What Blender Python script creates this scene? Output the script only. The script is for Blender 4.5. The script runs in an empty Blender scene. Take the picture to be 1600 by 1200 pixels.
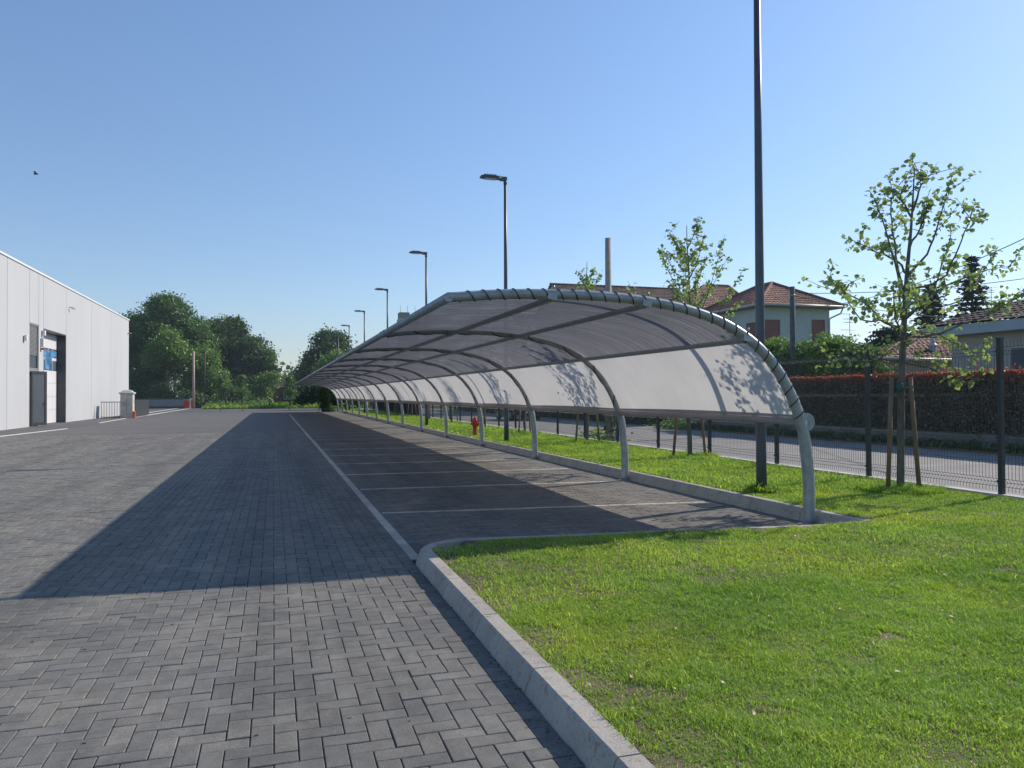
import bpy, math, random
import numpy as np
from mathutils import Matrix, Vector
random.seed(7); RNG = np.random.default_rng(11)
S = bpy.context.scene
COL = S.collection
# ------------------------------------------------------------------ camera
R = np.array([[0.95511198, 0.00054834, -0.29624449],
              [-0.29620281, -0.01510833, -0.95500557],
              [-0.00499943, 0.99988571, -0.01426773]])
FP, HC = 1201.0, 1.5
cam = bpy.data.cameras.new('camera'); cam.sensor_width = 36.0; cam.lens = FP / 1600 * 36
cam.clip_start = 0.05; cam.clip_end = 5000
co = bpy.data.objects.new('camera', cam); COL.objects.link(co); S.camera = co
m4 = Matrix.Identity(4)
for i in range(3):
    for j in range(3): m4[i][j] = R[i][j]
m4[2][3] = HC
co.matrix_world = m4
# ------------------------------------------------------------------ light
SUNV = Vector((1.39, 0.42, 1.0)).normalized()
EL = math.asin(SUNV.z); AZ = math.atan2(SUNV.x, SUNV.y)      # clockwise from +Y
w = bpy.data.worlds.new('World'); S.world = w; w.use_nodes = True
nt = w.node_tree; bg = nt.nodes['Background']
sky = nt.nodes.new('ShaderNodeTexSky'); sky.sky_type = 'NISHITA'; sky.sun_disc = False
sky.sun_elevation = EL; sky.sun_rotation = AZ
sky.altitude = 0; sky.air_density = 1.0; sky.dust_density = 0.25; sky.ozone_density = 4.0
tcw = nt.nodes.new('ShaderNodeTexCoord'); sxyz = nt.nodes.new('ShaderNodeSeparateXYZ'); nt.links.new(tcw.outputs['Generated'], sxyz.inputs[0])
rw = nt.nodes.new('ShaderNodeValToRGB'); rw.color_ramp.interpolation = 'B_SPLINE'; ew = rw.color_ramp.elements
ew[0].position = 0.0; ew[0].color = (0.70, 0.64, 0.66, 1); ew[1].position = 0.42; ew[1].color = (1, 1, 1, 1)
e_ = ew.new(0.12); e_.color = (0.83, 0.79, 0.79, 1)
nt.links.new(sxyz.outputs[2], rw.inputs[0])
mw = nt.nodes.new('ShaderNodeMix'); mw.data_type = 'RGBA'; mw.blend_type = 'MULTIPLY'; mw.inputs[0].default_value = 1.0
nt.links.new(sky.outputs[0], mw.inputs[6]); nt.links.new(rw.outputs[0], mw.inputs[7])      # tint multiplied into the sky colour, dimming it towards the horizon
nt.links.new(mw.outputs[2], bg.inputs[0]); bg.inputs[1].default_value = 0.12
sl = bpy.data.lights.new('sun', 'SUN'); sl.energy = 3.45; sl.angle = math.radians(0.53); sl.color = (1.0, 0.885, 0.75)
so = bpy.data.objects.new('sun', sl); COL.objects.link(so)
so.rotation_euler = SUNV.to_track_quat('Z', 'Y').to_euler()
S.view_settings.view_transform = 'Standard'; S.view_settings.look = 'None'
S.view_settings.exposure = 0.55; S.view_settings.gamma = 1.0; S.view_settings.use_curve_mapping = False

# ------------------------------------------------------------------ projection helpers (layout survey)
C0 = np.array([0, 0, HC])
def ray(x, y): return R @ np.array([(x - 800) / FP, -(y - 600) / FP, -1.0])
def ground(x, y, z=0.0): d = ray(x, y); return C0 + d * ((z - HC) / d[2])
def onY(x, y, Y): d = ray(x, y); return C0 + d * (Y / d[1])
def onX(x, y, X): d = ray(x, y); return C0 + d * (X / d[0])

# ------------------------------------------------------------------ object helpers
def tag(o, label=None, cat=None, group=None, kind=None):
    if label: o['label'] = label
    if cat: o['category'] = cat
    if group: o['group'] = group
    if kind: o['kind'] = kind
    return o
def empty(name, loc=(0, 0, 0), rz=0, parent=None):
    o = bpy.data.objects.new(name, None); COL.objects.link(o); o.location = loc; o.rotation_euler = (0, 0, rz)
    o.empty_display_size = 0.2
    if parent: o.parent = parent
    return o
def link(name, me, parent=None, loc=(0, 0, 0), rot=(0, 0, 0)):
    o = bpy.data.objects.new(name, me); COL.objects.link(o); o.location = loc; o.rotation_euler = rot
    if parent: o.parent = parent
    return o
def np_mesh(name, V, F, mat, smooth=False, tint=None):
    """V (n,3), F (m,k) uniform polygons"""
    V = np.asarray(V, dtype=np.float32); F = np.asarray(F, dtype=np.int32)
    me = bpy.data.meshes.new(name)
    n, (m, k) = len(V), F.shape
    me.vertices.add(n); me.vertices.foreach_set('co', V.ravel())
    me.loops.add(m * k); me.loops.foreach_set('vertex_index', F.ravel())
    me.polygons.add(m); me.polygons.foreach_set('loop_start', np.arange(0, m * k, k, dtype=np.int32))
    me.polygons.foreach_set('loop_total', np.full(m, k, dtype=np.int32))
    me.polygons.foreach_set('use_smooth', np.full(m, bool(smooth)))
    if tint is not None:
        a = me.attributes.new('tint', 'FLOAT', 'POINT'); a.data.foreach_set('value', np.asarray(tint, dtype=np.float32))
    me.materials.append(mat); me.update(calc_edges=True)
    return me
class MB:
    def __init__(s): s.v = []; s.f = []; s.sm = []
    def face(s, pts, smooth=False):
        b = len(s.v); s.v += [tuple(map(float, p)) for p in pts]; s.f.append(tuple(range(b, b + len(pts)))); s.sm.append(smooth)
    def box(s, a, b, ch=0.0):
        x0, y0, z0 = a; x1, y1, z1 = b
        q = len(s.v)
        s.v += [(x0,y0,z0),(x1,y0,z0),(x1,y1,z0),(x0,y1,z0),(x0,y0,z1),(x1,y0,z1),(x1,y1,z1),(x0,y1,z1)]
        for f in ((0,3,2,1),(4,5,6,7),(0,1,5,4),(1,2,6,5),(2,3,7,6),(3,0,4,7)):
            s.f.append(tuple(q + i for i in f)); s.sm.append(False)
        return s
    def obox(s, c, ax, ay, az):
        """box centred c with half-axis vectors"""
        c, ax, ay, az = map(np.array, (c, ax, ay, az)); q = len(s.v)
        for sz in (-1, 1):
            for sx, sy in ((-1,-1),(1,-1),(1,1),(-1,1)): s.v.append(tuple(c + sx*ax + sy*ay + sz*az))
        for f in ((0,3,2,1),(4,5,6,7),(0,1,5,4),(1,2,6,5),(2,3,7,6),(3,0,4,7)):
            s.f.append(tuple(q + i for i in f)); s.sm.append(False)
        return s
    def tube(s, pts, r, n=8, cap=True, smooth=True):
        pts = [Vector(p) for p in pts]; N = len(pts)
        rs = r if isinstance(r, (list, tuple, np.ndarray)) else [r] * N
        up = Vector((0, 0, 1)); prev = None; q = len(s.v)
        for i, p in enumerate(pts):
            t = (pts[min(i + 1, N - 1)] - pts[max(i - 1, 0)])
            if t.length < 1e-9: t = Vector((0, 0, 1))
            t.normalize()
            if prev is None:
                a = t.cross(up if abs(t.z) < 0.95 else Vector((1, 0, 0))).normalized()
            else:
                a = (prev - t * prev.dot(t))
                a = a.normalized() if a.length > 1e-6 else t.cross(Vector((1, 0, 0))).normalized()
            prev = a; b = t.cross(a)
            for k in range(n):
                th = 2 * math.pi * k / n
                s.v.append(tuple(p + (a * math.cos(th) + b * math.sin(th)) * rs[i]))
        for i in range(N - 1):
            for k in range(n):
                k2 = (k + 1) % n
                s.f.append((q + i*n + k, q + i*n + k2, q + (i+1)*n + k2, q + (i+1)*n + k)); s.sm.append(smooth)
        if cap:
            s.f.append(tuple(q + k for k in range(n))[::-1]); s.sm.append(False)
            s.f.append(tuple(q + (N-1)*n + k for k in range(n))); s.sm.append(False)
        return s
    def lathe(s, c, prof, n=16):
        q = len(s.v); N = len(prof)
        for r, z in prof:
            for k in range(n):
                th = 2*math.pi*k/n; s.v.append((c[0]+r*math.cos(th), c[1]+r*math.sin(th), c[2]+z))
        for i in range(N-1):
            for k in range(n):
                k2 = (k+1) % n
                s.f.append((q+i*n+k, q+i*n+k2, q+(i+1)*n+k2, q+(i+1)*n+k)); s.sm.append(False)
        s.f.append(tuple(q+(N-1)*n+k for k in range(n))); s.sm.append(False)
        return s
    def mesh(s, name, mat):
        me = bpy.data.meshes.new(name); me.from_pydata(s.v, [], s.f)
        me.polygons.foreach_set('use_smooth', s.sm); me.materials.append(mat); me.update()
        return me
    def build(s, name, mat, parent=None, loc=(0,0,0)):
        return link(name, s.mesh(name, mat), parent, loc)

# ------------------------------------------------------------------ materials
def newmat(name):
    m = bpy.data.materials.new(name); m.use_nodes = True; nt = m.node_tree
    return m, nt, nt.nodes['Principled BSDF']
def N_(nt, t, **kw):
    n = nt.nodes.new(t)
    for k, v in kw.items(): setattr(n, k, v)
    return n
def ramp(nt, fac, stops):
    r = N_(nt, 'ShaderNodeValToRGB'); e = r.color_ramp.elements
    while len(e) > 1: e.remove(e[-1])
    e[0].position = stops[0][0]; e[0].color = (*stops[0][1], 1)
    for p, c in stops[1:]:
        x = e.new(p); x.color = (*c, 1)
    nt.links.new(fac, r.inputs[0]); return r.outputs[0]
def noise(nt, scale, detail=4, vec=None, rough=0.6):
    n = N_(nt, 'ShaderNodeTexNoise'); n.inputs['Scale'].default_value = scale; n.inputs['Detail'].default_value = detail
    n.inputs['Roughness'].default_value = rough
    if vec is not None: nt.links.new(vec, n.inputs['Vector'])
    return n.outputs['Fac']
def coords(nt, scale=(1, 1, 1), kind='Object'):
    if kind == 'World': out = N_(nt, 'ShaderNodeNewGeometry').outputs['Position']
    else: out = N_(nt, 'ShaderNodeTexCoord').outputs[kind]
    mp = N_(nt, 'ShaderNodeMapping'); mp.inputs['Scale'].default_value = scale
    nt.links.new(out, mp.inputs[0]); return mp.outputs[0]
def mixc(nt, fac, a, b, mode='MIX'):
    m = N_(nt, 'ShaderNodeMix', data_type='RGBA', blend_type=mode)
    for sock, v in ((m.inputs[0], fac), (m.inputs[6], a), (m.inputs[7], b)):
        if hasattr(v, 'links') or hasattr(v, 'node'): nt.links.new(v, sock)
        elif isinstance(v, (int, float)): sock.default_value = v
        else: sock.default_value = (*v, 1)
    return m.outputs[2]
def scl(c, k): return tuple(min(1, x * k) for x in c)
def mat(name, c, rough=0.8, ns=6.0, var=0.25, metal=0.0, bump=0.0, bs=None, spec=0.5, fine=60, kind='World', stretch=(1,1,1)):
    m, nt, p = newmat(name); v = coords(nt, stretch, kind)
    n1 = noise(nt, ns, 5, v); n2 = noise(nt, fine, 3, v)
    c1 = ramp(nt, n1, [(0.3, scl(c, 1 - var)), (0.7, scl(c, 1 + var))])
    g = ramp(nt, n2, [(0.3, (1 - var*0.6,)*3), (0.7, (1,)*3)])
    nt.links.new(mixc(nt, 1.0, c1, g, 'MULTIPLY'), p.inputs['Base Color'])
    p.inputs['Roughness'].default_value = rough; p.inputs['Metallic'].default_value = metal
    p.inputs['Specular IOR Level'].default_value = spec
    if bump:
        b = N_(nt, 'ShaderNodeBump'); b.inputs['Strength'].default_value = bump; b.inputs['Distance'].default_value = 0.004
        nt.links.new(noise(nt, bs or fine, 4, v), b.inputs['Height']); nt.links.new(b.outputs[0], p.inputs['Normal'])
    return m
def paver_mat(name, c, src, var=0.3, warm=0.0):
    m, nt, p = newmat(name); v = coords(nt, (1, 1, 1), 'World')
    if src == 'island': r = N_(nt, 'ShaderNodeNewGeometry').outputs['Random Per Island']
    else: r = N_(nt, 'ShaderNodeObjectInfo').outputs['Random']
    a = ramp(nt, r, [(0.0, scl(c, 1 - var)), (0.5, c), (0.85, (c[0]*1.08, c[1]*1.07, c[2]*1.04)), (1.0, scl(c, 1 + var))])
    sp = ramp(nt, noise(nt, 190, 3, v, 0.75), [(0.34, (0.35,)*3), (0.45, (0.92,)*3), (0.60, (1.02,)*3), (0.72, (1.7,)*3)])
    cl = ramp(nt, noise(nt, 1.3, 5, v), [(0.3, (0.80, 0.81, 0.84)), (0.7, (1.12, 1.10, 1.04))])
    st = ramp(nt, noise(nt, 9, 6, v, 0.7), [(0.35, (0.8,)*3), (0.6, (1.05,)*3)])
    vt = coords(nt, (1.7, 0.09, 1), 'World'); tr = ramp(nt, noise(nt, 1.0, 3, vt), [(0.40, (0.84,)*3), (0.52, (1.0,)*3), (0.7, (1.05,)*3)])
    dr = ramp(nt, noise(nt, 2.7, 2, v), [(0.24, (0.62,)*3), (0.30, (1.0,)*3)])
    x = mixc(nt, 1.0, mixc(nt, 1.0, mixc(nt, 1.0, a, sp, 'MULTIPLY'), cl, 'MULTIPLY'), st, 'MULTIPLY')
    x = mixc(nt, 1.0, mixc(nt, 1.0, x, tr, 'MULTIPLY'), dr, 'MULTIPLY')
    nt.links.new(x, p.inputs['Base Color']); p.inputs['Roughness'].default_value = 0.78
    p.inputs['Specular IOR Level'].default_value = 0.18
    b = N_(nt, 'ShaderNodeBump'); b.inputs['Strength'].default_value = 0.55; b.inputs['Distance'].default_value = 0.0025
    nt.links.new(noise(nt, 300, 3, v), b.inputs['Height']); nt.links.new(b.outputs[0], p.inputs['Normal'])
    return m
PAVC = (0.208, 0.206, 0.194)
M = {}
M['pav_obj'] = paver_mat('paver_single', PAVC, 'object', 0.13)
M['pav_isl'] = paver_mat('paver_field', PAVC, 'island', 0.13)
M['bay_isl'] = paver_mat('paver_bay', (0.198, 0.192, 0.185), 'island', 0.16)
M['white_pav_o'] = paver_mat('white_paver_single', (0.56, 0.53, 0.48), 'object', 0.10)
M['white_pav_i'] = paver_mat('white_paver_row', (0.56, 0.53, 0.48), 'island', 0.10)
M['sand'] = mat('joint_sand', (0.028, 0.026, 0.024), 0.95, 8, 0.3)
M['concrete'] = None
def kerb_mat():
    m, nt, p = newmat('kerb_concrete'); v = coords(nt, (1, 1, 1), 'World')
    a = ramp(nt, noise(nt, 2.2, 6, v, .7), [(0.3, (0.29, 0.27, 0.235)), (0.55, (0.39, 0.365, 0.32)), (0.75, (0.45, 0.425, 0.375))])
    b = ramp(nt, noise(nt, 16, 5, v, .7), [(0.33, (0.62, 0.60, 0.56)), (0.45, (1, 1, 1))])
    c = ramp(nt, noise(nt, 170, 2, v), [(0.33, (0.55,)*3), (0.43, (1,)*3), (0.7, (1.06,)*3)])
    nt.links.new(mixc(nt, 1.0, mixc(nt, 1.0, a, b, 'MULTIPLY'), c, 'MULTIPLY'), p.inputs['Base Color']); p.inputs['Roughness'].default_value = 0.88
    bb = N_(nt, 'ShaderNodeBump'); bb.inputs['Strength'].default_value = 0.8; bb.inputs['Distance'].default_value = 0.004
    nt.links.new(noise(nt, 110, 4, v), bb.inputs['Height']); nt.links.new(bb.outputs[0], p.inputs['Normal']); return m
M['concrete'] = kerb_mat()
M['concrete2'] = mat('wall_concrete', (0.50, 0.49, 0.46), 0.85, 3, 0.18, bump=0.3, fine=90)
M['galv'] = mat('galvanised_steel', (0.335, 0.362, 0.375), 0.42, 9, 0.2, metal=0.35, fine=30, bump=0.15)
M['purlin'] = mat('purlin_steel', (0.30, 0.32, 0.34), 0.5, 9, 0.15, metal=0.4, fine=30)
M['rope'] = mat('black_rope', (0.012, 0.012, 0.014), 0.6, 30, 0.2)
M['lamp'] = mat('anthracite_paint', (0.072, 0.086, 0.108), 0.42, 4, 0.12, metal=0.2, fine=20)
M['lens'] = mat('lamp_glass', (0.55, 0.56, 0.56), 0.2, 4, 0.1)
M['fence'] = mat('fence_green_grey', (0.030, 0.042, 0.046), 0.5, 5, 0.15, metal=0.2)
M['soil'] = mat('soil', (0.15, 0.12, 0.075), 0.95, 3, 0.45, bump=1.0, fine=70)
M['asphalt'] = mat('road_asphalt', (0.26, 0.252, 0.24), 0.9, 1.2, 0.18, bump=0.5, fine=160)
M['apron'] = mat('apron_asphalt', (0.10, 0.10, 0.105), 0.9, 1.2, 0.18, fine=90)
M['white'] = mat('white_paint', (0.66, 0.65, 0.62), 0.7, 2, 0.12)
M['bark'] = mat('bark', (0.14, 0.115, 0.09), 0.9, 14, 0.35, bump=0.8, fine=50, stretch=(1, 1, 0.3))
M['bark_lt'] = mat('young_bark', (0.13, 0.125, 0.10), 0.85, 18, 0.35, bump=0.5, fine=60, stretch=(1, 1, 0.3))
M['stake'] = mat('wood_stake', (0.22, 0.15, 0.09), 0.85, 10, 0.3, stretch=(1, 1, 0.15), bump=0.4)
M['tie'] = mat('rubber_tie', (0.03, 0.09, 0.08), 0.7)
M['red'] = mat('red_paint', (0.50, 0.025, 0.02), 0.4, 8, 0.15)
M['orange'] = mat('orange_plastic', (0.62, 0.10, 0.03), 0.5, 8, 0.1)
M['pole'] = mat('pole_concrete', (0.33, 0.32, 0.28), 0.9, 6, 0.2, fine=40)
M['pole_dark'] = mat('pole_wood_grey', (0.085, 0.10, 0.10), 0.9, 6, 0.2, fine=40)
M['facade'] = mat('precast_panel', (0.445, 0.465, 0.485), 0.75, 0.35, 0.05, fine=2, stretch=(1, 1, .25))
M['flash'] = mat('roof_flashing', (0.66, 0.68, 0.69), 0.45, 2, 0.05)
M['dark'] = mat('dark_aluminium', (0.055, 0.060, 0.068), 0.4, 3, 0.12, metal=0.3)
M['grey_frame'] = mat('grey_frame', (0.22, 0.23, 0.24), 0.5, 3, 0.1)
M['door_panel'] = mat('sectional_panel', (0.62, 0.62, 0.64), 0.5, 1, 0.05)
M['film'] = mat('blue_film', (0.10, 0.30, 0.62), 0.3, 1.6, 0.8, fine=4)
M['glass'] = mat('window_glass', (0.10, 0.13, 0.16), 0.08, 1, 0.2)
M['blind'] = mat('slatted_blind', (0.36, 0.37, 0.37), 0.6, 2, 0.08)
M['stucco'] = mat('grey_stucco', (0.40, 0.48, 0.46), 0.9, 1.2, 0.10, fine=20)
M['stucco_b'] = mat('beige_stucco', (0.42, 0.40, 0.37), 0.9, 1.0, 0.10, fine=20)
M['stucco_p'] = mat('pink_stucco', (0.46, 0.36, 0.34), 0.9, 1.0, 0.10, fine=20)
M['brick'] = mat('far_brick', (0.15, 0.065, 0.045), 0.9, 2.0, 0.3, fine=8)
M['fascia'] = mat('fascia_paint', (0.34, 0.40, 0.45), 0.6, 2, 0.08)
M['gutter'] = mat('pale_gutter', (0.42, 0.42, 0.41), 0.5, 2, 0.08)
M['shutter'] = mat('red_brown_shutter', (0.20, 0.085, 0.07), 0.7, 2, 0.15, stretch=(1, 1, 8))
M['chimney'] = mat('chimney_render', (0.25, 0.23, 0.21), 0.9)
M['gate_grey'] = mat('grey_gate_panel', (0.20, 0.215, 0.235), 0.7, 2, 0.08)
M['stone'] = mat('pillar_stone', (0.50, 0.49, 0.46), 0.9, 3, 0.25, bump=0.4, fine=30)
M['antenna'] = mat('aerial_metal', (0.22, 0.24, 0.26), 0.5, 3, 0.1, metal=0.6)
M['car'] = mat('dark_car_paint', (0.02, 0.022, 0.028), 0.25, 2, 0.1)
M['tyre'] = mat('tyre', (0.015, 0.015, 0.015), 0.9)
M['feather'] = mat('feather', (0.03, 0.03, 0.035), 0.8)
M['shadewall'] = mat('dark_green_screen', (0.022, 0.06, 0.062), 0.8, 3, 0.2)
M['blackhole'] = mat('open_joint', (0.05, 0.05, 0.055), 0.9)

def tile_mat(name, cols):
    m, nt, p = newmat(name); v = coords(nt, (1, 1, 1), 'World')
    r = N_(nt, 'ShaderNodeNewGeometry').outputs['Random Per Island']
    a = ramp(nt, r, [(0, cols[0]), (0.35, cols[1]), (0.7, cols[2]), (1.0, cols[3])])
    g = ramp(nt, noise(nt, 0.9, 5, v), [(0.3, (0.62,)*3), (0.65, (1.08,)*3)])
    nt.links.new(mixc(nt, 1.0, a, g, 'MULTIPLY'), p.inputs['Base Color']); p.inputs['Roughness'].default_value = 0.85
    return m
M['tile'] = tile_mat('terracotta_tiles', [(0.14, 0.06, 0.045), (0.20, 0.085, 0.06), (0.235, 0.105, 0.075), (0.27, 0.14, 0.10)])
M['tile_dk'] = tile_mat('brown_tiles', [(0.07, 0.042, 0.038), (0.095, 0.055, 0.048), (0.12, 0.07, 0.06), (0.15, 0.09, 0.075)])

def leaf_mat(name, lo, mid, hi, trans=0.45, rough=0.5, gl=0.08, patch=0.0):
    m, nt, p = newmat(name); nt.nodes.remove(p); out = nt.nodes['Material Output']
    at_ = N_(nt, 'ShaderNodeAttribute'); at_.attribute_name = 'tint'
    c = ramp(nt, at_.outputs['Fac'], [(0.0, lo), (0.5, mid), (1.0, hi)])
    if patch:
        v = coords(nt, (1, 1, 1), 'World')
        c = mixc(nt, 1.0, c, ramp(nt, noise(nt, patch, 3, v), [(0.32, (0.80, 0.88, 0.88)), (0.5, (1, 1, 1)), (0.7, (1.34, 1.12, 0.9))]), 'MULTIPLY')
    d = N_(nt, 'ShaderNodeBsdfDiffuse'); t = N_(nt, 'ShaderNodeBsdfTranslucent'); g = N_(nt, 'ShaderNodeBsdfGlossy')
    g.inputs['Roughness'].default_value = rough; g.inputs['Color'].default_value = (0.8, 0.9, 0.8, 1)
    nt.links.new(c, d.inputs[0])
    nt.links.new(mixc(nt, 1.0, c, (1.15, 1.3, 0.55), 'MULTIPLY'), t.inputs[0])
    m1 = N_(nt, 'ShaderNodeMixShader'); m1.inputs[0].default_value = trans
    nt.links.new(d.outputs[0], m1.inputs[1]); nt.links.new(t.outputs[0], m1.inputs[2])
    m2 = N_(nt, 'ShaderNodeMixShader'); m2.inputs[0].default_value = gl
    nt.links.new(m1.outputs[0], m2.inputs[1]); nt.links.new(g.outputs[0], m2.inputs[2]); nt.links.new(m2.outputs[0], out.inputs[0])
    return m
M['grass'] = leaf_mat('grass_blades', (0.21, 0.32, 0.06), (0.31, 0.45, 0.085), (0.54, 0.56, 0.20), 0.55, 0.5, 0.03, patch=0.8)
M['leaf'] = leaf_mat('young_leaves', (0.16, 0.22, 0.10), (0.24, 0.31, 0.14), (0.36, 0.41, 0.20), 0.45, 0.4, 0.07)
M['fol_dark'] = leaf_mat('dark_foliage', (0.045, 0.085, 0.045), (0.065, 0.115, 0.055), (0.095, 0.155, 0.065), 0.35, 0.5, 0.05)
M['fol_mid'] = leaf_mat('mid_foliage', (0.07, 0.13, 0.05), (0.095, 0.17, 0.06), (0.13, 0.22, 0.07), 0.4, 0.5, 0.06)
M['fol_lt'] = leaf_mat('light_foliage', (0.10, 0.18, 0.055), (0.14, 0.24, 0.065), (0.20, 0.30, 0.08), 0.42, 0.5, 0.06)
M['fol_red'] = leaf_mat('red_tips', (0.20, 0.05, 0.035), (0.34, 0.07, 0.045), (0.46, 0.13, 0.08), 0.45, 0.4, 0.08)
M['fol_hedge'] = leaf_mat('hedge_foliage', (0.085, 0.095, 0.07), (0.11, 0.095, 0.075), (0.13, 0.15, 0.085), 0.3, 0.5, 0.06)
M['conifer'] = leaf_mat('conifer_foliage', (0.022, 0.036, 0.036), (0.032, 0.050, 0.048), (0.045, 0.066, 0.060), 0.15, 0.6, 0.03)

def cloth_mat(name, c, tr, streak, hole):
    """woven shade cloth: threads run along the arch direction, brightness of transmission varies with weave density"""
    m, nt, p = newmat(name); nt.nodes.remove(p); out = nt.nodes['Material Output']
    v = coords(nt, (1.1, 42, 1.1), 'Object'); n1 = noise(nt, 1.0, 5, v, 0.7)
    v2 = coords(nt, (1.6, 150, 1.6), 'Object'); n2 = noise(nt, 1.0, 2, v2, 0.5)
    k = ramp(nt, n1, [(0.34, (1 - streak,)*3), (0.5, (1,)*3), (0.60, (1 + streak*.5,)*3), (0.70, (1 + streak*2.2,)*3)])
    v3 = coords(nt, (1, 1, 1), 'Object'); k2 = ramp(nt, noise(nt, 0.9, 4, v3), [(0.3, (0.9,)*3), (0.7, (1.06,)*3)])
    kk = mixc(nt, 1.0, k, k2, 'MULTIPLY')
    d = N_(nt, 'ShaderNodeBsdfDiffuse'); t = N_(nt, 'ShaderNodeBsdfTranslucent'); x = N_(nt, 'ShaderNodeBsdfTransparent')
    nt.links.new(mixc(nt, 1.0, kk, c, 'MULTIPLY'), d.inputs[0]); nt.links.new(mixc(nt, 1.0, kk, tr, 'MULTIPLY'), t.inputs[0])
    a = N_(nt, 'ShaderNodeAddShader'); nt.links.new(d.outputs[0], a.inputs[0]); nt.links.new(t.outputs[0], a.inputs[1])
    h = ramp(nt, n2, [(0.70 - hole, (0, 0, 0)), (0.75 - hole, (0.75, 0.75, 0.75))])
    ms = N_(nt, 'ShaderNodeMixShader'); nt.links.new(h, ms.inputs[0]); nt.links.new(a.outputs[0], ms.inputs[1]); nt.links.new(x.outputs[0], ms.inputs[2])
    nt.links.new(ms.outputs[0], out.inputs[0]); return m
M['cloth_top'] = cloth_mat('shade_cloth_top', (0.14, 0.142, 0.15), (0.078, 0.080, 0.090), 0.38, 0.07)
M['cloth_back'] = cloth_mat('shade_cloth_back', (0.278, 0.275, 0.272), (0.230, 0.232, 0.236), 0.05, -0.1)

# ================================================================== GROUND
far = mat('meadow', (0.075, 0.12, 0.03), 0.95, 0.4, 0.3, fine=6)
g = MB().face([(-1500, -600, -0.06), (1500, -600, -0.06), (1500, 2600, -0.06), (-1500, 2600, -0.06)])
gb = MB(); gb.face([(-1500, -600, -0.06), (1500, -600, -0.06), (1500, 2600, -0.06), (-1500, 2600, -0.06)])
tag(gb.build('ground', far), 'flat green land reaching the horizon behind the yard', None, None, 'structure')

# ---- yard base and herringbone pavers
yard = MB(); yard.face([(-17, -4, -0.012), (5.95, -4, -0.012), (5.95, 34.05, -0.012), (-17, 34.05, -0.012)])
yard = yard.build('paved_yard', M['sand']); tag(yard, 'wide yard paved with dark grey herringbone blocks', None, None, 'structure')
def far_paving_mat():
    m, nt, p = newmat('far_paving'); v = coords(nt, (1, 1, 1), 'World')
    b = N_(nt, 'ShaderNodeTexBrick'); nt.links.new(v, b.inputs[0])
    b.inputs['Color1'].default_value = (0.138, 0.134, 0.131, 1); b.inputs['Color2'].default_value = (0.162, 0.158, 0.154, 1)
    b.inputs['Mortar'].default_value = (0.05, 0.05, 0.05, 1); b.inputs['Scale'].default_value = 1.0
    b.inputs['Mortar Size'].default_value = 0.004; b.inputs['Brick Width'].default_value = 0.2; b.inputs['Row Height'].default_value = 0.1
    v2 = coords(nt, (0.35, 1, 1), 'World')
    cl = ramp(nt, noise(nt, 0.5, 6, v2, 0.65), [(0.3, (0.86,)*3), (0.7, (1.1,)*3)])
    nt.links.new(mixc(nt, 1.0, b.outputs[0], cl, 'MULTIPLY'), p.inputs['Base Color']); p.inputs['Roughness'].default_value = 0.8; p.inputs['Specular IOR Level'].default_value = 0.18
    return m
M['far_pav'] = far_paving_mat()
fy = MB(); fy.face([(-17, 34.0, -0.002), (5.95, 34.0, -0.002), (5.95, 108, -0.002), (-17, 108, -0.002)])
fy.build('far_paving', M['far_pav'], yard)['kind'] = 'structure'

def paver_arrays(rects, jitter=0.0015, j=0.0022, ch=0.0035):
    """rects (n,4): x0,y0,x1,y1 -> verts, quads (9 per block)"""
    r = np.asarray(rects); n = len(r)
    x0, y0, x1, y1 = r[:, 0] + j, r[:, 1] + j, r[:, 2] - j, r[:, 3] - j
    dz = RNG.normal(0, jitter, n); tx = RNG.normal(0, 0.004, n); ty = RNG.normal(0, 0.004, n)
    cx, cy = (x0 + x1) / 2, (y0 + y1) / 2
    V = np.zeros((n, 12, 3))
    for L, (ins, z) in enumerate(((0, -0.03), (0, -ch * 0.8), (ch, 0.0))):
        for k, (sx, sy) in enumerate(((0, 0), (1, 0), (1, 1), (0, 1))):
            X = (x1 - ins) if sx else (x0 + ins); Y = (y1 - ins) if sy else (y0 + ins)
            V[:, L * 4 + k, 0] = X; V[:, L * 4 + k, 1] = Y
            V[:, L * 4 + k, 2] = z + (dz + tx * (X - cx) + ty * (Y - cy) if L else 0)
    F = []
    for L in (0, 4):
        for k in range(4): F.append((L + k, L + (k + 1) % 4, L + 4 + (k + 1) % 4, L + 4 + k))
    F.append((8, 9, 10, 11)); F = np.array(F)
    FF = (F[None] + (np.arange(n) * 12)[:, None, None]).reshape(-1, 4)
    return V.reshape(-1, 3), FF
a = 0.1
rects, ori = [], []
XR = 1.20
for i in range(-160, 20):
    for jy in range(-15, 345):
        s = (i + jy) % 4
        if s == 0: rc = (i*a, jy*a, (i+2)*a, (jy+1)*a)
        elif s == 2: rc = (i*a, jy*a, (i+1)*a, (jy+2)*a)
        else: continue
        xm = (rc[0] + rc[2]) / 2; ym = (rc[1] + rc[3]) / 2
        if xm < -0.34 * ym - 3.6 or rc[0] > XR - 0.03 or rc[3] > 34.05: continue
        rc = (rc[0], rc[1], min(rc[2], XR), rc[3]); rects.append(rc); ori.append(s)
rects = np.array(rects); ori = np.array(ori)
cxy = np.stack([(rects[:, 0] + rects[:, 2]) / 2, (rects[:, 1] + rects[:, 3]) / 2], 1)
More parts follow.
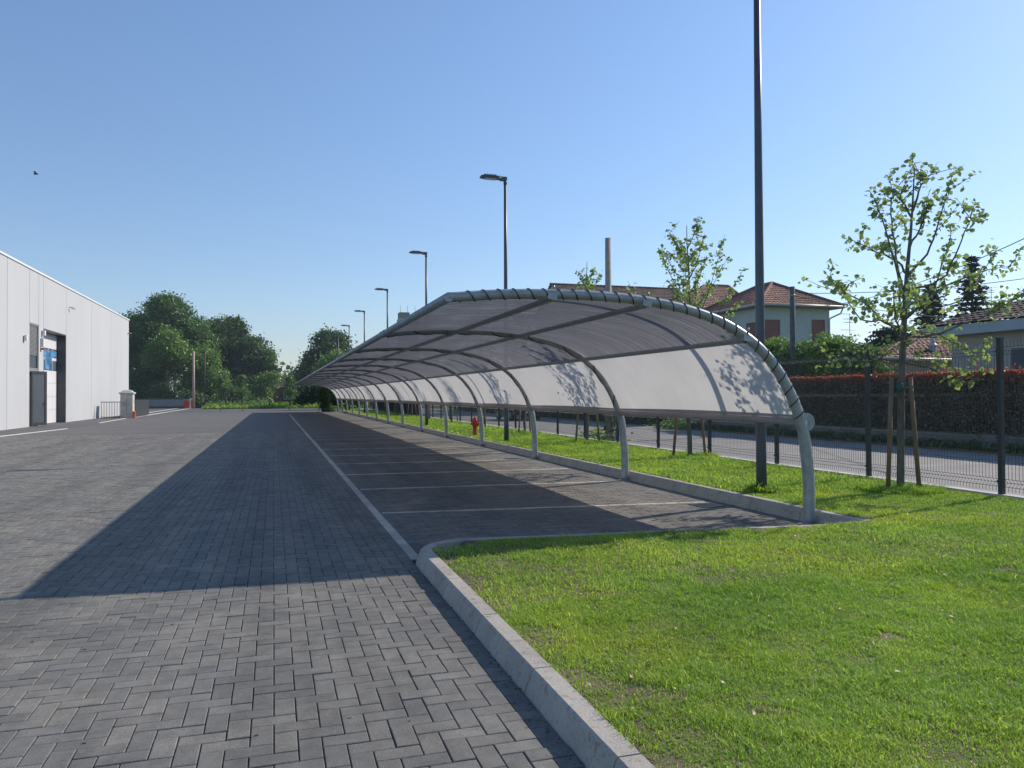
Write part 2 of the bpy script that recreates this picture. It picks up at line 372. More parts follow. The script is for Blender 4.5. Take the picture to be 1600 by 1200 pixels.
# the 300 nearest blocks that the camera sees
P = np.c_[cxy, np.zeros(len(cxy))] - C0; cc = P @ R
px = 800 + FP * cc[:, 0] / -cc[:, 2]; py = 600 - FP * cc[:, 1] / -cc[:, 2]
full = (np.abs((rects[:, 2] - rects[:, 0]) * (rects[:, 3] - rects[:, 1]) - 0.02) < 1e-4)
vis = (px > 0) & (px < 1600) & (py < 1205) & (cc[:, 2] < 0) & full
dist = np.where(vis, -cc[:, 2], 1e9); near = np.argsort(dist)[:300]
mask = np.ones(len(rects), bool); mask[near] = False
V, F = paver_arrays(rects[mask])
o = link('paver_field', np_mesh('paver_field', V, F, M['pav_isl']), yard); o['kind'] = 'stuff'
V, F = paver_arrays(np.array([(-0.1, -0.05, 0.1, 0.05)]), 0)
pm = np_mesh('paver', V, F, M['pav_obj'])
for k in near:
    link('paver', pm, yard, (cxy[k, 0], cxy[k, 1], RNG.normal(0, 0.0015)),
         (RNG.normal(0, .004), RNG.normal(0, .004), (0 if ori[k] == 0 else math.pi/2) + RNG.normal(0, .004)))

# ---- parking bays (running bond) + white block lines
bay = MB(); bay.face([(1.25, 6.4, -0.011), (5.96, 6.4, -0.011), (5.96, 26.0, -0.011), (1.25, 26.0, -0.011)])
bay = bay.build('parking_bays', M['sand']); tag(bay, 'row of parking bays paved in straight brown grey blocks under the canopy', None, None, 'structure')
bf = MB(); bf.face([(1.25, 25.9, 0.003), (5.94, 25.9, 0.003), (5.94, 76, 0.003), (1.25, 76, 0.003)])
bf.build('far_bay_paving', M['far_pav'], bay)['kind'] = 'structure'
rb = []
for jy in range(64, 260):
    off = 0.1 * (jy % 2)
    x = 1.30 - off
    while x < 5.94:
        x0, x1 = max(x, 1.30), min(x + 0.2, 5.94)
        if x1 - x0 > 0.03: rb.append((x0, jy*a, x1, (jy+1)*a))
        x += 0.2
V, F = paver_arrays(np.array(rb)); o = link('bay_paver_field', np_mesh('bay_paver_field', V, F, M['bay_isl']), bay); o['kind'] = 'stuff'
SK = 0.065
line = empty('white_edge_line', (0, 0, 0)); tag(line, 'long white block line dividing the bays from the driving lane', None, None, 'structure')
V, F = paver_arrays(np.array([(-0.05, -0.125, 0.05, 0.125)]), 0, 0.0015); wl = np_mesh('white_paver', V, F, M['white_pav_o'])
y = 7.02; n = 0
while y < 24: link('white_paver', wl, line, (1.25, y + 0.125, 0.002)); y += 0.25
rr = []
while y < 66: rr.append((1.20, y, 1.30, y + 0.25)); y += 0.25
V, F = paver_arrays(np.array(rr), 0.0, 0.0015); V[:, 2] += 0.006
o = link('white_paver_row', np_mesh('white_paver_row', V, F, M['white_pav_i']), line); o['kind'] = 'stuff'
bl = empty('bay_lines', (0, 0, 0)); tag(bl, 'thin white block lines across the parking bays', None, None, 'structure')
V, F = paver_arrays(np.array([(-0.1, -0.045, 0.1, 0.045)]), 0, 0.0015); wb = np_mesh('bay_line_block', V, F, M['white_pav_o'])
rest = []
for k in range(28):
    yl = (9.88 if k == 0 else 12.48 + 2.41 * (k - 1))
    sk = 0.105 if k == 0 else 0.07
    if k < 6:
        for q in range(22):
            x = 1.42 + 0.2 * q
            if x > 5.85: break
            link('white_paver', wb, bl, (x, yl - sk * (x - 1.33), 0.004), (0, 0, -sk))
    else:
        rest.append([(1.33, yl - 0.045, 0.008), (5.8, yl - sk * 4.47 - 0.045, 0.008), (5.8, yl - sk * 4.47 + 0.045, 0.008), (1.33, yl + 0.045, 0.008)])
mb = MB()
for q in rest: mb.face(q)
o = mb.build('white_paver_row', M['white_pav_i'], bl); o['kind'] = 'stuff'

# ---- kerbs
ZK = 0.115
def kerb_stone(mb_pts_out, mb_pts_in, name, parent, ZK=ZK):
    """stone between stations: list of (outer xy, inner xy); batter at the outer foot"""
    mb = MB(); n = len(mb_pts_out)
    sec = []
    for i in range(n):
        o_ = np.array(mb_pts_out[i]); i_ = np.array(mb_pts_in[i]); d = (o_ - i_) / np.linalg.norm(o_ - i_)
        sec.append([(*(o_ + d*0.055), -0.03), (*(o_ + d*0.004), ZK - 0.012), (*(o_ - d*0.008), ZK), (*i_, ZK), (*i_, -0.03)])
    for i in range(n - 1):
        for k in range(4):
            mb.face([sec[i][k], sec[i+1][k], sec[i+1][k+1], sec[i][k+1]])
    mb.face(sec[0][::-1]); mb.face(sec[-1])
    return mb.build(name, M['concrete'], parent)
kf = empty('lawn_kerb', (1.25, 5, 0)); tag(kf, 'pale concrete kerb curving round the near lawn beside the herringbone blocks', 'kerb')
kf.location = (0, 0, 0)
y = 6.7
while y > 0.2:
    y0 = y - 0.99
    kerb_stone([(1.25, y0), (1.25, y)], [(1.352, y0), (1.352, y)], 'kerb_stone', kf); y -= 1.0
# corner, centre (1.77,6.72) r 0.52
cx, cy, r0 = 1.77, 6.76, 0.52
th = np.radians(np.linspace(180, 97, 9))
oc = [(cx + r0*math.cos(t), cy + r0*math.sin(t)) for t in th]; ic = [(cx + (r0-.102)*math.cos(t), cy + (r0-.102)*math.sin(t)) for t in th]
oc = [(1.25, 6.703)] + oc; ic = [(1.352, 6.703)] + ic
kerb_stone(oc, ic, 'kerb_stone', kf)
def FE(x): return oc[-1][1] - 0.115 * (x - oc[-1][0])
xs = oc[-1][0] + 0.003
while xs < 5.9:
    x1 = min(xs + 0.997, 6.02)
    kerb_stone([(xs, FE(xs)), (x1, FE(x1))], [(xs, FE(xs) - .1), (x1, FE(x1) - .1)], 'kerb_stone', kf); xs += 1.0
kb = empty('strip_kerb', (0, 0, 0)); tag(kb, 'long straight concrete kerb between the parking bays and the grass strip', 'kerb')
y = FE(5.96) - 0.1
while y < 66:
    y1 = y + 0.99
    kerb_stone([(5.965, y1), (5.965, y)], [(6.065, y1), (6.065, y)], 'kerb_stone', kb, 0.15); y += 1.0

# ---- drain grates by the strip kerb
for (dx_, dy_), lb in (((5.55, 9.1), 'small dark iron drain grate in the first bay near the front corner'), ((5.35, 17.2), 'small dark iron drain grate between the second and third carport posts'), ((5.35, 31.5), 'far small iron drain grate beside the strip kerb')):
    dg = empty('drain_grate', (dx_, dy_, 0.004)); tag(dg, lb, 'drain')
    fr = MB(); fr.box((-.17, -.17, -.02), (.17, -.145, .006)); fr.box((-.17, .145, -.02), (.17, .17, .006)); fr.box((-.17, -.144, -.02), (-.145, .144, .006)); fr.box((.145, -.144, -.02), (.17, .144, .006)); fr.build('frame', M['dark'], dg)
    MB().box((-.144, -.144, -.02), (.144, .144, -.006)).build('sump', M['rope'], dg)
    bar_ = MB().box((-.144, -.010, -.005), (.144, .010, .005)).mesh('grate_bar', M['dark'])
    for q in range(7): link('grate_bar', bar_, dg, (0, -.12 + .04*q, 0))
# ---- lawn soil
def vnoise(x, y, s, seed=0):
    x = np.asarray(x) * s + seed * 17.3; y = np.asarray(y) * s + seed * 5.7
    xi = np.floor(x).astype(int); yi = np.floor(y).astype(int); fx = x - xi; fy = y - yi
    fx = fx*fx*(3-2*fx); fy = fy*fy*(3-2*fy)
    def h(a, b):
        n = (a * 374761393 + b * 668265263 + seed * 1442695) & 0x7fffffff
        n = ((n ^ (n >> 13)) * 1274126177) & 0x7fffffff
        return (n & 0xffff) / 65535.0
    return (h(xi, yi)*(1-fx)+h(xi+1, yi)*fx)*(1-fy) + (h(xi, yi+1)*(1-fx)+h(xi+1, yi+1)*fx)*fy
def soil_z(x, y): return 0.095 + 0.022*(vnoise(x, y, 1.3, 1) - .5) + 0.012*(vnoise(x, y, 6, 2) - .5) + 0.02*np.clip((np.asarray(x) - 1.4)/2, 0, 1) + 0.028*np.clip((np.asarray(x) - 5.4)/.6, 0, 1)
def grid(x0, x1, y0, y1, st, cond):
    xs = np.arange(x0, x1 + 1e-6, st); ys = np.arange(y0, y1 + 1e-6, st)
    X, Y = np.meshgrid(xs, ys); V = np.stack([X.ravel(), Y.ravel(), soil_z(X.ravel(), Y.ravel())], 1)
    nx, ny = len(xs), len(ys); I = np.arange(nx*ny).reshape(ny, nx)
    F = np.stack([I[:-1, :-1], I[:-1, 1:], I[1:, 1:], I[1:, :-1]], -1).reshape(-1, 4)
    c = V[F].mean(1); F = F[cond(c[:, 0], c[:, 1])]
    return V, F
lawn_ok = lambda x, y: ((x > 1.35) & (y < np.where(x < 1.8, 6.95, FE(x) - 0.12))) | (x > 6.08)
V, F = grid(1.30, 8.94, -2, 9.0, 0.06, lambda x, y: ((x > 1.33) & (y < FE(x) - 0.06) & ~((x < 1.75) & (y > 6.85))) | (x > 6.04))
lawn = link('lawn_soil', np_mesh('lawn_soil', V, F, M['soil'], True)); tag(lawn, 'earth under the mown lawn', None, None, 'structure')
V, F = grid(6.03, 8.94, 9.0, 76.0, 0.25, lambda x, y: x > 6.04)
link('strip_soil', np_mesh('strip_soil', V, F, M['soil'], True), lawn)['kind'] = 'structure'

def blades(n, xr, yr, hgt, wid, dens, name, parent=None, ok=None, mat_=None, tb=0.0):
    x = RNG.uniform(xr[0], xr[1], n); y = RNG.uniform(yr[0], yr[1], n)
    k = dens(x, y) > RNG.random(n)
    if ok is not None: k &= ok(x, y)
    x, y = x[k], y[k]; n = len(x)
    pn = vnoise(x, y, 1.1, 5); pf = vnoise(x, y, 4.5, 6)
    h = hgt * (0.55 + 0.75*RNG.random(n)) * (0.55 + 0.9*pf) * (0.75 + .5*vnoise(x, y, 14, 15)); h = np.where(RNG.random(n) < .02, h*1.8, h); wd = wid * (0.7 + 0.6*RNG.random(n))
    th = RNG.uniform(0, 2*np.pi, n); le = RNG.uniform(0.35, 1.5, n) * h; ph = th + np.pi/2 + RNG.normal(0, .5, n)
    z = soil_z(x, y) - 0.004
    dx, dy = np.cos(th)*wd/2, np.sin(th)*wd/2; lx, ly = np.cos(ph)*le, np.sin(ph)*le
    V = np.zeros((n, 5, 3))
    V[:, 0] = np.stack([x-dx, y-dy, z], 1); V[:, 1] = np.stack([x+dx, y+dy, z], 1)
    mx, my, mz = x+lx*.38, y+ly*.38, z+h*.62
    V[:, 2] = np.stack([mx-dx*.8, my-dy*.8, mz], 1); V[:, 3] = np.stack([mx+dx*.8, my+dy*.8, mz], 1)
    V[:, 4] = np.stack([x+lx, y+ly, z+h], 1)
    F = np.array([(0, 1, 3), (0, 3, 2), (2, 3, 4)]); FF = (F[None] + (np.arange(n)*5)[:, None, None]).reshape(-1, 3)
    t = np.clip(0.35 + 0.5*(pn-.5) + 0.25*(pf-.5) + RNG.normal(0, .13, n) + tb, 0, 1)
    dry = RNG.random(n) < 0.05; t[dry] = 1
    o = link(name, np_mesh(name, V.reshape(-1, 3), FF, mat_ or M['grass'], False, np.repeat(t, 5)), parent); o['kind'] = 'stuff'
    return o
def dens_near(x, y):
    edge = np.clip((x - 1.36) / 0.55, 0, 1)
    bare = vnoise(x, y, 3.2, 8)*0.6 + vnoise(x, y, 9, 9)*0.4
    d = np.where(bare < 0.21 + 0.31*(1 - edge), 0.30, 1.0)
    lush = vnoise(x, y, 2.0, 12)
    return d * (0.6 + 0.4*edge) * np.clip(0.65 + lush*.7, 0, 1)
g1 = blades(330000, (1.36, 5.4), (1.6, 4.9), 0.025, 0.0042, dens_near, 'grass_near', lawn, lawn_ok)
g2 = blades(210000, (1.36, 8.9), (4.3, 9.0), 0.029, 0.0066, dens_near, 'grass_middle', lawn, lawn_ok)
blades(80000, (4.5, 8.9), (1.5, 5.0), 0.030, 0.0062, dens_near, 'grass_side', lawn, lawn_ok)
blades(90000, (6.09, 8.92), (9.0, 24.0), 0.050, 0.014, lambda x, y: np.ones_like(x)*.95, 'grass_strip', lawn, lawn_ok)
blades(50000, (6.09, 8.92), (24.0, 72.0), 0.06, 0.045, lambda x, y: np.ones_like(x), 'grass_strip_far', lawn, lawn_ok)
# broad-leaved weeds and clover
def weeds(n, xr, yr, name):
    x = RNG.uniform(*xr, n); y = RNG.uniform(*yr, n); k = lawn_ok(x, y) & (vnoise(x, y, 2.4, 21) > .45); x, y = x[k], y[k]
    pos, rot, sc, tn = [], [], [], []
    for X, Y in zip(x, y):
        z = float(soil_z(X, Y)); m = random.randint(4, 8); s = random.uniform(.012, .024)
        for q in range(m):
            r = random.uniform(.005, .04); t = random.uniform(0, 6.28)
            pos.append((X + r*math.cos(t), Y + r*math.sin(t), z + random.uniform(.008, .04))); rot.append((random.uniform(-.6, .6), random.uniform(-.6, .6), t)); sc.append(s*random.uniform(.7, 1.2)); tn.append(random.uniform(.1, .5))
    return scatter(name, LEAFT, pos, rot, sc, tn, M['grass'], lawn)
def eul(r):
    r = np.asarray(r); cx, sx, cy, sy, cz, sz = np.cos(r[:,0]), np.sin(r[:,0]), np.cos(r[:,1]), np.sin(r[:,1]), np.cos(r[:,2]), np.sin(r[:,2])
    m = np.zeros((len(r), 3, 3))
    m[:,0,0]=cz*cy; m[:,0,1]=cz*sy*sx-sz*cx; m[:,0,2]=cz*sy*cx+sz*sx
    m[:,1,0]=sz*cy; m[:,1,1]=sz*sy*sx+cz*cx; m[:,1,2]=sz*sy*cx-cz*sx
    m[:,2,0]=-sy; m[:,2,1]=cy*sx; m[:,2,2]=cy*cx
    return m
# leaf templates: (verts, tris)
LEAFT = (np.array([(0,0,0),(-.42,.30,.10),(-.36,.72,.08),(0,1.05,-.06),(.36,.72,.08),(.42,.30,.10),(0,.5,-.03)]),
         np.array([(0,6,1),(1,6,2),(2,6,3),(3,6,4),(4,6,5),(5,6,0)]))
QUADT = (np.array([(-.5,0,0),(.5,0,.08),(.42,.8,0),(-.38,.9,.1)]), np.array([(0,1,2),(0,2,3)]))
def scatter(name, T, pos, rot, sc, tint, material, parent=None, stuff=True):
    pos = np.asarray(pos, float); m = eul(rot); tv, tf = T; n = len(pos)
    V = np.einsum('nij,kj->nki', m, tv) * np.asarray(sc)[:, None, None] + pos[:, None, :]
    F = (tf[None] + (np.arange(n) * len(tv))[:, None, None]).reshape(-1, 3)
    o = link(name, np_mesh(name, V.reshape(-1, 3), F, material, False, np.repeat(np.asarray(tint, float), len(tv))), parent)
    if stuff: o['kind'] = 'stuff'
    return o
weeds(600, (1.4, 6.5), (2.0, 6.8), 'clover')
pos, rot, sc, tn = [], [], [], []
for _ in range(240):
    X, Y = random.uniform(1.4, 6.5), random.uniform(1.9, 6.6)
    pos.append((X, Y, float(soil_z(X, Y)) + .022)); rot.append((random.gauss(0, .4), random.gauss(0, .4), random.uniform(0, 6.28))); sc.append(random.uniform(.012, .03)); tn.append(random.random())
scatter('fallen_leaves', LEAFT, pos, rot, sc, tn, leaf_mat('dry_leaf', (0.20, 0.11, 0.05), (0.34, 0.22, 0.10), (0.50, 0.40, 0.22), 0.2), lawn)
def coarse(n, xr, yr, name):
    return blades(n, xr, yr, 0.055, 0.0055, lambda x, y: (vnoise(x, y, 1.9, 51) > .66)*.55 + (vnoise(x, y, 7, 52) > .86)*.4, name, lawn, lawn_ok, None, -.18)
coarse(26000, (1.45, 8.8), (1.8, 8.5), 'coarse_grass')
# crumbs of earth and small stones along the kerb
mb = MB()
for _ in range(420):
    X = 1.36 + abs(random.gauss(0, .28)); Y = random.uniform(2.0, 6.7); s = random.uniform(.002, .007); z = float(soil_z(X, Y)) + s*.3
    mb.obox((X, Y, z), (s, s*.3, 0), (-s*.3, s*.8, 0), (0, s*.2, s*.6))
o = mb.build('soil_crumbs', mat('crumbs', (0.20, 0.15, 0.11), 0.95, 9, 0.5), lawn); o['kind'] = 'stuff'
mb = MB()
for _ in range(160):
    X = 1.19 - abs(random.gauss(0, .05)) + .01; Y = random.uniform(2.2, 7.0); s = random.uniform(.002, .006)
    mb.obox((X, Y, s*.5), (s, s*.3, 0), (-s*.3, s*.8, 0), (0, 0, s*.5))
for _ in range(60):
    X = random.uniform(-2, 1.1); Y = random.uniform(2.4, 9); s = random.uniform(.002, .005)
    mb.obox((X, Y, s*.6), (s*1.6, s*.3, 0), (-s*.3, s*.7, 0), (0, 0, s*.5))
o = mb.build('kerb_litter', mat('litter', (0.20, 0.15, 0.10), 0.95, 9, 0.6), yard); o['kind'] = 'stuff'

# ---- low wall under fence, street
fw = empty('fence_footing_wall', (0, 0, 0)); tag(fw, 'low pale concrete footing under the wire fence', 'wall')
y = 1.0
while y < 76:
    MB().box((8.94, y, -0.05), (9.10, y + 2.985, 0.185)).build('wall_block', M['concrete2'], fw); y += 3.0
rd = MB(); rd.face([(9.09, -10, 0.0), (17.2, -10, 0.0), (17.2, 90, 0.0), (9.09, 90, 0.0)])
rd = rd.build('street', M['asphalt']); tag(rd, 'grey asphalt street behind the wire fence', None, None, 'structure')
rl = MB(); rl.face([(15.1, 33, 0.005), (15.3, 33, 0.005), (15.3, 75, 0.005), (15.1, 75, 0.005)])
rl.build('road_edge_line', M['white'], rd)['kind'] = 'structure'

# ================================================================== CARPORT
PROF = [(5.84,0),(5.842,.438),(5.82,.731),(5.783,1.024),(5.711,1.28),(5.575,1.573),(5.376,1.863),(5.097,2.113),(4.705,2.322),(4.169,2.467),(3.5,2.545),(2.786,2.560),(2.234,2.543),(1.70,2.497)]
def catmull(P, m=6):
    P = [np.array(p, float) for p in P]; P = [2*P[0]-P[1]] + P + [2*P[-1]-P[-2]]; out = []
    for i in range(1, len(P) - 2):
        for k in range(m):
            t = k / m; p0, p1, p2, p3 = P[i-1:i+3]
            out.append(0.5*((2*p1)+(-p0+p2)*t+(2*p0-5*p1+4*p2-p3)*t*t+(-p0+3*p1-3*p2+p3)*t**3))
    out.append(P[-2]); return np.array(out)
PC = catmull(PROF); XA = PC[:, 0].copy(); 
NA, SP, Y0 = 15, 4.82, 7.4
def skew(x, z, dy=0): return (x, SK*(5.84 - x) + dy, z)
seg = np.r_[0, np.cumsum(np.linalg.norm(np.diff(PC, axis=0), axis=1))]
def at_s(s): return np.array([np.interp(s, seg, PC[:, 0]), np.interp(s, seg, PC[:, 1])])
def s_at_x(x):   # on the roof part
    k = np.argmin(np.abs(PC[:, 0] - x) + (PC[:, 1] < 1.0) * 9); return seg[k]
carport = empty('carport', (5.84, Y0, 0)); tag(carport, 'long curved steel carport with grey shade cloth over the parking bays', 'carport')
CX, CY = 5.84, Y0
def loc(pts): return [(p[0] - CX, p[1] - CY, p[2]) for p in pts]
archpts = [skew(p[0] , p[1]) for p in PC]; archpts = [(p[0] - CX, p[1], p[2]) for p in archpts]
rad = np.interp(seg, [0, 0.9, 1.6, 3.0, seg[-1]], [.066, .066, .060, .054, .052])
am = MB().tube(archpts, list(rad), 14).mesh('arch', M['galv'])
# lashing rope spiral, from the hem to the eave
S0 = 1.22 + 0.02; S1 = seg[-1] - 0.12
rp = []
def spiral(pitch, lagk, rr_):
  rp = []; turns = int((S1 - S0) / pitch)
  for q in range(turns * 14 + 1):
    s = S0 + (S1 - S0) * q / (turns * 14); c = at_s(s); c2 = at_s(min(s + .02, seg[-1])); t2 = (c2 - c) / (np.linalg.norm(c2 - c) + 1e-9)
    th_ = 2*math.pi*q/14; r = float(np.interp(s, seg, rad)) + .004
    nrm = np.array([-t2[1], t2[0]])
    lag = lagk * math.sin(th_ + 0.6)
    X = c[0] + nrm[0]*r*math.cos(th_) + t2[0]*lag; Z = c[1] + nrm[1]*r*math.cos(th_) + t2[1]*lag
    rp.append((X - CX, SK*(5.84 - c[0]) - r*math.sin(th_), Z))
  return MB().tube(rp, rr_, 5).mesh('lashing_rope', M['rope'])
rm = spiral(.155, .006, .0062); rm2 = spiral(.62, .12, .008)
# clamp brackets where purlins meet the arch
PUR = [1.70, 2.80, 3.90, 5.03]
bms = []
for x in PUR[1:]:
    bk = MB()
    s = s_at_x(x); c = at_s(s); bk.obox((c[0] - CX, SK*(5.84 - c[0]) + .0, c[1] - .035), (.05, 0, -.01), (0, .075, 0), (.004, 0, .03))
    bk.tube([(c[0] - CX + .02, SK*(5.84-c[0]) - .05, c[1] + .05), (c[0] - CX + .02, SK*(5.84-c[0]) - .05, c[1] + .085)], .012, 6)
    bms.append(bk.mesh('clamp', M['galv']))
bp = MB(); bp.box((-.10, -.08, 0.0), (.10, .08, .012)); bpm = bp.mesh('base_plate', M['galv'])
for k in range(NA):
    o = link('arch', am, carport, (0, SP*k, 0)); link('lashing_rope', rm if k in (0, NA - 1) else rm2, o); link('base_plate', bpm, o, (0, 0, 0.004))
    for b_ in bms: link('clamp', b_, o)
YE = SP*(NA - 1)
for x, r, nm in ((PUR[0], .050, 'eave_tube'), (PUR[1], .030, 'purlin'), (PUR[2], .030, 'purlin'), (PUR[3], .030, 'purlin')):
    c = at_s(s_at_x(x)); dz = -0.045 if nm == 'purlin' else 0.0
    if nm == 'purlin':
        mb = MB()
        mb.obox((c[0]-CX, SK*(5.84-c[0]) + YE/2, c[1]+dz), (.030, 0, 0), (0, YE/2, 0), (0, 0, .016))
        mb.obox((c[0]-CX, SK*(5.84-c[0]) + YE/2, c[1]+dz-.028), (.016, 0, 0), (0, YE/2 - .01, 0), (0, 0, .011))
        mb.build(nm, M['purlin'], carport)
    else:
        et = MB().tube([(c[0]-CX, SK*(5.84-c[0]) - .05, c[1]), (c[0]-CX, SK*(5.84-c[0]) + YE + .05, c[1])], r, 14).build(nm, M['galv'], carport)
        for k in range(1, NA):
            for q in (-.16, .16):
                MB().tube([(c[0]-CX, SK*(5.84-c[0]) + SP*k + q - .03, c[1]), (c[0]-CX, SK*(5.84-c[0]) + SP*k + q + .03, c[1])], r + .008, 12).build('tube_sleeve', M['galv'], et)
SH = 1.20; ch = at_s(SH)        # hem height on the profile
SB = s_at_x(PUR[3]) - .055
# hem tube (cloth pocket) at the back
def cloth(sa, sb, ns, sag, endgap):
    V = []; ny = 12
    for i in range(ns + 1):
        s = sa + (sb - sa)*i/ns; c = at_s(s); c2 = at_s(min(s + .05, seg[-1])); c1 = at_s(max(s - .05, 0)); t = (c2 - c1); t /= np.linalg.norm(t); nrm = np.array([t[1], -t[0]])
        if nrm[1] > 0 or nrm[0] > 0: nrm = -nrm
        for j in range(ny + 1):
            v = j/ny; d = sag*math.sin(math.pi*v) * (0.5 + 0.5*math.sin(math.pi*min(1, max(0, i/ns)))) - .012 + .006*math.sin(7*v*math.pi + i*.6)*math.sin(math.pi*v)
            X = c[0] + nrm[0]*d; Z = c[1] + nrm[1]*d
            V.append((X - CX, SK*(5.84 - c[0]) + endgap + (SP - 2*endgap)*v, Z))
    V = np.array(V); I = np.arange((ns+1)*(ny+1)).reshape(ns+1, ny+1)
    F = np.stack([I[:-1, :-1], I[:-1, 1:], I[1:, 1:], I[1:, :-1]], -1).reshape(-1, 4)
    return V, F
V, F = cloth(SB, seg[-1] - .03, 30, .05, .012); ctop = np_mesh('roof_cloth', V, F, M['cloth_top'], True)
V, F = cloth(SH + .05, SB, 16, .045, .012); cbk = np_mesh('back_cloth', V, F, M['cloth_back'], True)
hm = MB()
hp = [(ch[0] - CX - .01 + .03*0 - .045*math.sin(math.pi*v) * .5, .05 + (SP - .10)*v, ch[1] - .02 + .018*math.sin(math.pi*v)) for v in np.linspace(0, 1, 13)]
for dz, r in ((0.0, .040),): hm.tube(hp, r, 10)
for j in range(12):
    hm.face([(hp[j][0], hp[j][1], hp[j][2] + .02), (hp[j+1][0], hp[j+1][1], hp[j+1][2] + .02), (hp[j+1][0] - .012, hp[j+1][1], hp[j+1][2] + .085), (hp[j][0] - .012, hp[j][1], hp[j][2] + .085)])
hmm = hm.mesh('hem_pocket', cloth_mat('hem_cloth', (0.30, 0.28, 0.275), (0.06, 0.055, 0.055), 0.05, -0.2))
for k in range(NA - 1):
    link('roof_cloth', ctop, carport, (0, SP*k, 0)); link('back_cloth', cbk, carport, (0, SP*k, 0)); link('hem_pocket', hmm, carport, (0, SP*k, 0))
# round end disc on the hem rail of the first arch
MB().tube([(ch[0]-CX+.125, -.01 + .06, ch[1]-.02), (ch[0]-CX+.125, .062, ch[1]-.02)], .105, 24, smooth=False).build('end_disc', M['galv'], carport)
MB().tube([(ch[0]-CX+.0, .055, ch[1]-.02), (ch[0]-CX+.14, .055, ch[1]-.02)], .02, 8).build('disc_bracket', M['galv'], carport)

# ================================================================== LAMP POSTS
def make_lamp():
    r = empty('lamp_post', (6.43, 9.13, 0.10))
    hts = [0, 0.6, 3, 5, 7.6]; rs = [.073, .070, .060, .052, .042]
    MB().tube([(0, 0, -.08)] + [(0, 0, h) for h in hts[1:]], rs, 16).build('pole', M['lamp'], r)
    MB().tube([(0, 0, 7.52), (0, 0, 7.66)], .052, 12).build('spigot', M['lamp'], r)
    h = MB(); h.obox((-.06, 0, 7.68), (.10, 0, .0), (0, .06, 0), (0, 0, .055)); h.build('bracket', M['lamp'], r)
    h = MB(); L0, L1 = -.10, -.74
    sec = [(L0, .07, .035), (-.22, .12, .038), (-.60, .14, .032), (L1, .12, .022)]
    pts = [[(x, -w_, 7.70 - t), (x, w_, 7.70 - t), (x, w_*.85, 7.70 + t), (x, -w_*.85, 7.70 + t)] for x, w_, t in sec]
    for i in range(3):
        for k in range(4): h.face([pts[i][k], pts[i+1][k], pts[i+1][(k+1) % 4], pts[i][(k+1) % 4]])
    h.face(pts[0]); h.face(pts[-1][::-1]); hd = h.build('lamp_head', M['lamp'], r)
    l = MB(); l.obox((-.45, 0, 7.652), (.17, 0, 0), (0, .10, 0), (0, 0, .006)); l.build('lens', M['lens'], hd)
    f = MB()
    for q in range(9): f.obox((-.30 - .042*q, 0, 7.758), (.006, 0, 0), (0, .10, 0), (0, 0, .016))
    f.build('cooling_fins', M['lamp'], hd)
    d = MB(); d.obox((-.068, 0, .95), (.006, 0, 0), (0, .035, 0), (0, 0, .15)); d.build('access_door', M['lamp'], r)
    return r
def copy_tree(o, parent=None):
    c = o.copy(); COL.objects.link(c); c.parent = parent
    for ch_ in o.children: copy_tree(ch_, c)
    return c
lamp0 = make_lamp()
LW = ['nearest lamp post on the grass, its head above the picture', 'second dark lamp post, behind the near end of the canopy roof', 'third lamp post along the strip', 'fourth lamp post along the strip', 'fifth lamp post, in front of the far dense tree', 'sixth small lamp post against the far tree', 'farthest lamp post, just clearing the canopy edge']
for k in range(7):
    o = lamp0 if k == 0 else copy_tree(lamp0)
    o.location = (6.43 + 0.01*k, 9.13 + 12.2*k, 0.10); tag(o, LW[k], 'lamp post', 'lamp posts along the grass strip')

# ================================================================== FENCE
fence = empty('wire_fence', (9.02, 0, 0)); tag(fence, 'dark welded wire mesh fence with square posts along the street', 'fence')
FS = 2.33; FH = 1.98; FZ = 0.17
def panel_mesh():
    mb = MB(); L = FS - .06
    zs = [0.03, 0.09, 0.14, 0.19, 0.66, 0.71, 0.76, 1.20, 1.25, 1.30, 1.80, 1.85, 1.90, 1.98]
    fo = [0, 0, .05, 0, 0, .05, 0, 0, .05, 0, 0, .05, 0, 0]
    n = int(L / .05); r = .0026
    for k in range(n + 1):
        y = .03 + k*.05
        for i in range(len(zs) - 1):
            a_, b_ = (fo[i], y, zs[i]), (fo[i+1], y, zs[i+1])
            q = len(mb.v)
            for p in (a_, b_):
                mb.v += [(p[0] - r, p[1] - r, p[2]), (p[0] + r, p[1], p[2]), (p[0] - r, p[1] + r, p[2])]
            for k2 in range(3): mb.f.append((q+k2, q+(k2+1) % 3, q+3+(k2+1) % 3, q+3+k2)); mb.sm.append(False)
    for z, f in zip(zs, fo):
        if z in (0.03, 1.98): continue
        mb.box((f - .004, .02, z - .003), (f + .001, L + .04, z + .003))
    for z in (.42, .98, 1.52): mb.box((-.004, .02, z - .003), (.001, L + .04, z + .003))
    return mb.mesh('wire_panel', M['fence'])
pmesh = panel_mesh()
fpm = MB().box((-.03, -.03, 0), (.03, .03, 2.03)).mesh('fence_post', M['fence'])
cpm = MB().box((-.034, -.034, 2.03), (.034, .034, 2.045)).mesh('post_cap', M['fence'])
clm = MB().box((-.04, -.042, 0), (-.031, .042, .03)).mesh('fence_clip', M['fence'])
for k in range(-3, 30):
    y = 7.66 + FS*k
    o = link('fence_post', fpm, fence, (0, y, FZ)); link('post_cap', cpm, o); [link('fence_clip', clm, o, (0, 0, z)) for z in (.16, .73, 1.25, 1.85)]
    link('wire_panel', pmesh, fence, (0.0, y, FZ + .02))

